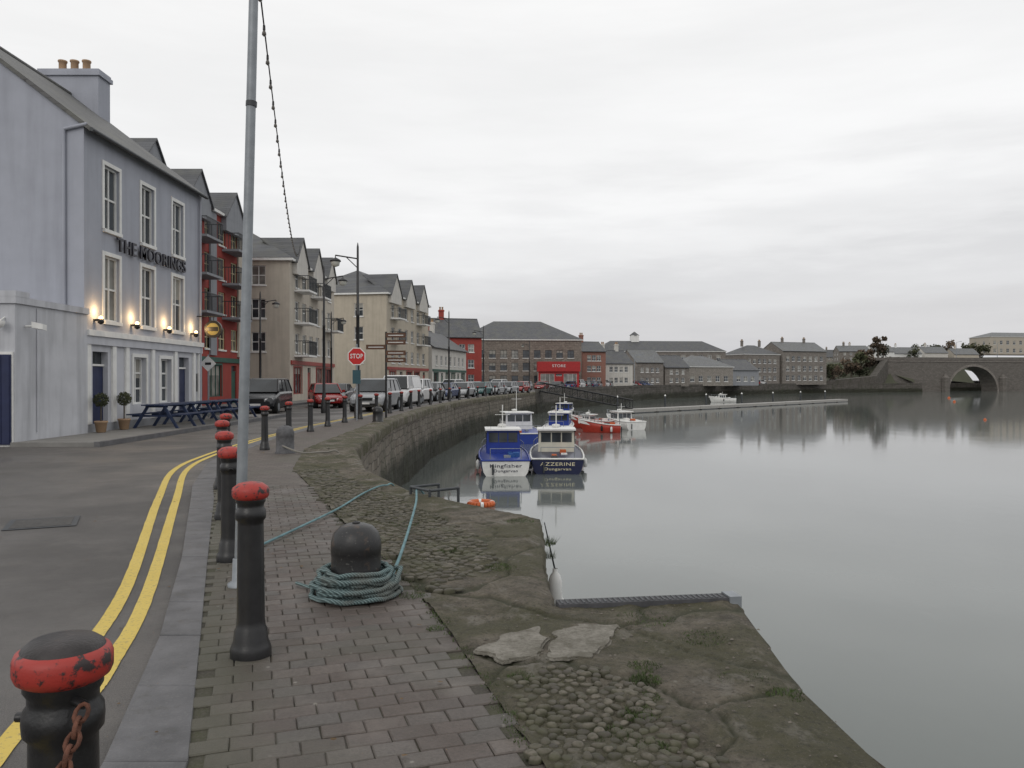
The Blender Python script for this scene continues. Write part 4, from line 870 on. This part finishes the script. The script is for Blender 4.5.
# ------------------------------------------------------------------ boats
def boat(name,loc,rz,L,B,hull,tran,cabin,text=None,textm=None,cab=(.42,.68),ch=1.25,roofm=None,mast=1.3,band=None,hasdeck=True):
    o=Obj(name,loc,rz); N=12; V=[];F=[]; sh=[]
    for i in range(N+1):
        s=i/N; hb=B/2*(1-max(0,(s-.4)/.6)**2.3)*(.93+.07*min(1,s*4)); hb=max(hb,.03); z=.78+.5*s*s; xx=s*L
        rk=(s**3)*.5
        sec=[(0,-.35),(hb*.7,-.18),(hb*.92,.2),(hb*.97,z*.6),(hb,z)]
        for (y,zz) in sec: V.append((xx+rk*max(0,zz)*.8,y,zz))
        for (y,zz) in sec[:0:-1]: V.append((xx+rk*max(0,zz)*.8,-y,zz))
        sh.append((xx+rk*z*.8,hb,z))
    k=9
    for i in range(N):
        for j in range(k):
            F.append((i*k+j,(i+1)*k+j,(i+1)*k+(j+1)%k,i*k+(j+1)%k))
    o.raw('hull',V,F,hull,True); o.raw('transom',V[:k],[tuple(range(k))],tran)
    for i in range(N):
        (xa,ya,za),(xb,yb,zb)=sh[i],sh[i+1]
        o.face('deck',[(xa,-ya*.93,za-.32),(xb,-yb*.93,zb-.32),(xb,yb*.93,zb-.32),(xa,ya*.93,za-.32)],M('deck_grey',(.3,.31,.31)))
        for s in (-1,1):
            o.tube('gunwale',(xa,s*ya,za),(xb,s*yb,zb),.05,band or WHITE,6)
            o.face('bulwark',[(xa,s*ya*.96,za),(xb,s*yb*.96,zb),(xb,s*yb*.93,zb-.32),(xa,s*ya*.93,za-.32)],WHITE)
    o.tube('gunwale',(0,-sh[0][1],sh[0][2]),(0,sh[0][1],sh[0][2]),.05,band or WHITE,6)
    if text:
        for i,tl in enumerate(text.split('\n')): o.text('name_lettering',tl,(-.02,0,.52-i*.24),(R(90),0,R(-90)),.24-.05*i,textm,.003,B*.62-.4*i)
    if ch:
        x0=cab[0]*L;x1=cab[1]*L;w=B*.36;zb=.5;zt=zb+ch+.2
        o.hexa('wheelhouse',[(x0,-w,zb),(x1+.4,-w,zb),(x1+.4,w,zb),(x0,w,zb),(x0+.02,-w*.93,zt),(x1,-w*.93,zt),(x1,w*.93,zt),(x0+.02,w*.93,zt)],cabin)
        o.box('wheelhouse_roof',x0-.25,x1+.15,-w*1.04,w*1.04,zt,zt+.08,roofm or WHITE)
        wz0=zt-.62;wz1=zt-.12
        for u0,u1 in ((-.82,-.3),(-.24,.24),(.3,.82)): o.box('cabin_windows',x0-.012,x0+.05,u0*w,u1*w,wz0,wz1,GL)
        for s in (-1,1):
            for q in range(3):
                a=x0+.12+q*(x1-x0-.1)/3; o.box('cabin_windows',a,a+(x1-x0)/3-.12,min(s*w*.9,s*(w*.985)),max(s*w*.9,s*(w*.985)),wz0,wz1,GL)
        o.hexa('foredeck_cabin',[(x1+.4,-w*.8,.6),(L*.88,-w*.3,.7),(L*.88,w*.3,.7),(x1+.4,w*.8,.6),(x1+.4,-w*.7,1.25),(L*.86,-w*.25,1.15),(L*.86,w*.25,1.15),(x1+.4,w*.7,1.25)],WHITE)
        o.tube('mast',((x0+x1)/2,0,zt),((x0+x1)/2,0,zt+mast),.03,WHITE,6); o.tube('mast',((x0+x1)/2,-.4,zt+mast*.6),((x0+x1)/2,.4,zt+mast*.6),.015,WHITE,5)
        o.tube('aerial',(x0+.2,w*.7,zt),(x0,w*.8,zt+mast*1.1),.01,DARK,4); o.lathe('radar',[(0,0),(.22,.02),(.22,.14),(0,.18)],WHITE,(x1-.3,0,zt+.1),12)
    for s in (-1,1):
        pr=None
        for i in range(N//2,N+1):
            x,y,z=sh[i]; o.tube('handrails',(x,s*y*.9,z),(x,s*y*.9,z+.45),.014,STEEL,5)
            if pr: o.tube('handrails',pr,(x,s*y*.9,z+.45),.014,STEEL,5)
            pr=(x,s*y*.9,z+.45)
        for q in (.25,.5): 
            i=int(q*N); x,y,z=sh[i]; o.lathe('fenders',[(0,0),(.09,.04),(.1,.4),(.03,.5)],RUBBER if q>.3 else WHITE,(x,s*(y+.08),z-.65),8)
    o.tube('outboard_bracket',(-.1,B*.25,.1),(-.1,B*.25,.6),.05,DARK,6)
    for q in (-.3,.3): o.tube('stern_rail',(.05,q*B,.8),(.05,q*B,1.35),.018,STEEL,6)
    o.tube('stern_rail',(.05,-.3*B,1.35),(.05,.3*B,1.35),.018,STEEL,6)
    for _ in range(6):
        x=random.uniform(.4,L*.35);y=random.uniform(-.35,.25)*B; h=random.uniform(.3,.6); o.box('deck_gear',x,x+.45,y,y+random.uniform(.2,.4),.46,.46+h,random.choice([M('fish_box_blue',(.03,.1,.3)),ORG,WHITE,DARK,STEEL]))
    o.done()
BH=M('hull_blue',(.02,.045,.26),.35,.1,2,.05); NH=M('hull_navy',(.015,.02,.06),.35,.1,2,.05); CW=M('cabin_cream',(.58,.56,.47),.5,.08,2,.05); RH=M('hull_red',(.36,.04,.025),.4)
boat('fishing_boat',(-.3,38.6,-3.02),R(93),7.2,2.5,BH,WHITE,BH,'Kingfisher\nDungarvan',M('lettering_dark',(.03,.03,.06)),roofm=WHITE,band=BH,ch=1.35)
boat('fishing_boat',(2.25,39.4,-3.02),R(88),7.6,2.75,NH,NH,CW,'AZZERINE\nDungarvan',M('lettering_cream',(.7,.65,.45)),cab=(.4,.62),ch=1.3,band=WHITE)
boat('fishing_boat',(1.2,58,-3.02),R(100),9,3,BH,BH,WHITE,ch=1.4,mast=1.8)
boat('motor_boat',(3.4,64,-3.02),R(80),7,2.4,WHITE,WHITE,BH,ch=1.2)
boat('motor_boat',(9.5,76,-3.02),R(150),4,1.9,RH,RH,WHITE,ch=.6,cab=(.5,.7),mast=.5)
boat('rigid_inflatable_boat',(9.6,71,-3.1),R(175),3.2,1.6,RH,RH,WHITE,ch=0)
boat('motor_boat',(11.6,74.5,-3.02),R(110),5.5,2.2,WHITE,WHITE,WHITE,ch=.9,mast=.8)
boat('motor_boat',(47,168,-3.02),R(170),5,2.2,WHITE,WHITE,WHITE,ch=.9,mast=.6)
boat('motor_boat',(5.5,98,-3.02),R(70),6,2.3,WHITE,WHITE,BH,ch=1.0)
o=Obj('floating_pontoon',(16,112,-3),math.atan2(61,56)); PD=M('pontoon_deck',(.34,.33,.31),.8)
for i in range(13): o.box('deck',i*6.3,i*6.3+6.2,-1,1,.1,.55,PD); 
for i in range(13): o.box('floats',i*6.3+.5,i*6.3+5.5,-1.05,1.05,-.4,.098,DARK)
for i in range(0,14,2): o.tube('guide_piles',(i*6.3,1.5,-3),(i*6.3,1.5,2.2),.14,DARK,10); o.lathe('pile_caps',[(.17,0),(0,.3)],WHITE,(i*6.3,1.5,2.2),10)
o.done()
o=Obj('access_gangway'); a=Vector((4,112,.1));b=Vector((17,114,-2.4)); d=(b-a); sd=Vector((-d.y,d.x,0)).normalized()*.7
for s in (-1,1):
    o.tube('chords',a+sd*s,b+sd*s,.1,BLACK); o.tube('chords',a+sd*s+Vector((0,0,1.2)),b+sd*s+Vector((0,0,1.2)),.09,BLACK)
    for i in range(12):
        p=a+d*i/12+sd*s;q=a+d*(i+1)/12+sd*s; o.tube('truss',p,q+Vector((0,0,1.2)),.05,BLACK,5); o.tube('truss',q,q+Vector((0,0,1.2)),.05,BLACK,5)
o.hexa('deck',[a-sd,b-sd,b+sd,a+sd,a-sd+Vector((0,0,.08)),b-sd+Vector((0,0,.08)),b+sd+Vector((0,0,.08)),a+sd+Vector((0,0,.08))],STEEL); o.done()
for x,y,r in ((94,170,.3),(55,93,.18),(112,205,.35)):
    o=Obj('mooring_buoy',(x,y,-3)); o.lathe('float',[(0,-r*.4),(r*.8,-r*.3),(r,.1*r),(r*.8,.7*r),(.2*r,r),(.15*r,1.4*r),(0,1.4*r)],ORG,k=14); o.done()

# ------------------------------------------------------------------ sky, sun, camera
w=bpy.data.worlds.new('World'); sc.world=w; w.use_nodes=True; nt=w.node_tree; n=nt.nodes; bg=n['Background']; lk=nt.links.new
sky=n.new('ShaderNodeTexSky'); sky.sky_type='NISHITA'; sky.sun_disc=False; sky.sun_elevation=R(32); sky.sun_rotation=R(200); sky.dust_density=3
tc=n.new('ShaderNodeTexCoord'); sp=n.new('ShaderNodeSeparateXYZ'); lk(tc.outputs['Generated'],sp.inputs[0])
mp=n.new('ShaderNodeMapping'); mp.inputs['Scale'].default_value=(1.5,1.5,9); mp.inputs['Location'].default_value=(.7,.2,.3); lk(tc.outputs['Generated'],mp.inputs[0])
ns=n.new('ShaderNodeTexNoise'); ns.inputs['Scale'].default_value=1.5; ns.inputs['Detail'].default_value=7; ns.inputs['Roughness'].default_value=.55; lk(mp.outputs[0],ns.inputs['Vector'])
rm=n.new('ShaderNodeValToRGB'); rm.color_ramp.interpolation='EASE'; e=rm.color_ramp.elements; e[0].position=0; e[0].color=(.62,.618,.635,1); e[1].position=1; e[1].color=(.9,.895,.89,1)
for p,c in ((.05,(.65,.645,.655)),(.11,(.70,.70,.71)),(.18,(.80,.80,.805)),(.28,(.885,.885,.885)),(.5,(.89,.888,.885))): x=e.new(p); x.color=(*c,1)
sh=n.new('ShaderNodeMath'); sh.operation='MULTIPLY'; lk(sp.outputs[0],sh.inputs[0]); sh.inputs[1].default_value=-.1
nz=n.new('ShaderNodeMath'); nz.operation='MULTIPLY_ADD'; lk(ns.outputs['Fac'],nz.inputs[0]); nz.inputs[1].default_value=.3; nz.inputs[2].default_value=-.14
ma=n.new('ShaderNodeMath'); ma.operation='ABSOLUTE'; lk(sp.outputs[2],ma.inputs[0])
ad=n.new('ShaderNodeMath'); ad.operation='ADD'; lk(ma.outputs[0],ad.inputs[0]); lk(sh.outputs[0],ad.inputs[1])
ad2=n.new('ShaderNodeMath'); ad2.operation='ADD'; ad2.use_clamp=True; lk(ad.outputs[0],ad2.inputs[0]); lk(nz.outputs[0],ad2.inputs[1]); lk(ad2.outputs[0],rm.inputs[0])
mr=n.new('ShaderNodeMapRange'); mr.inputs[1].default_value=.35; mr.inputs[2].default_value=.65; mr.inputs[3].default_value=10.1; mr.inputs[4].default_value=11.0; lk(ns.outputs['Fac'],mr.inputs[0])
vm=n.new('ShaderNodeVectorMath'); vm.operation='SCALE'; lk(rm.outputs[0],vm.inputs[0]); lk(mr.outputs[0],vm.inputs['Scale'])
mx=n.new('ShaderNodeMix'); mx.data_type='RGBA'; mx.inputs[0].default_value=.97; lk(sky.outputs[0],mx.inputs[6]); lk(vm.outputs[0],mx.inputs[7]); lk(mx.outputs[2],bg.inputs[0]); bg.inputs[1].default_value=.1
s=bpy.data.lights.new('sun','SUN'); s.energy=.5; s.angle=R(25); s.color=(1,.96,.9); so=bpy.data.objects.new('sun',s); COL.objects.link(so)
dv=Vector((math.sin(R(200)),math.cos(R(200)),math.tan(R(32)))); so.rotation_euler=dv.to_track_quat('Z','Y').to_euler()
cam=bpy.data.cameras.new('camera'); co=bpy.data.objects.new('camera',cam); COL.objects.link(co); co.location=(0,0,1.65); co.rotation_euler=(R(90-.286),0,0); cam.lens=28.125; cam.sensor_width=36; cam.clip_end=6000; cam.clip_start=.05; sc.camera=co
sc.view_settings.view_transform='Standard'; sc.view_settings.look='None'; sc.view_settings.exposure=0
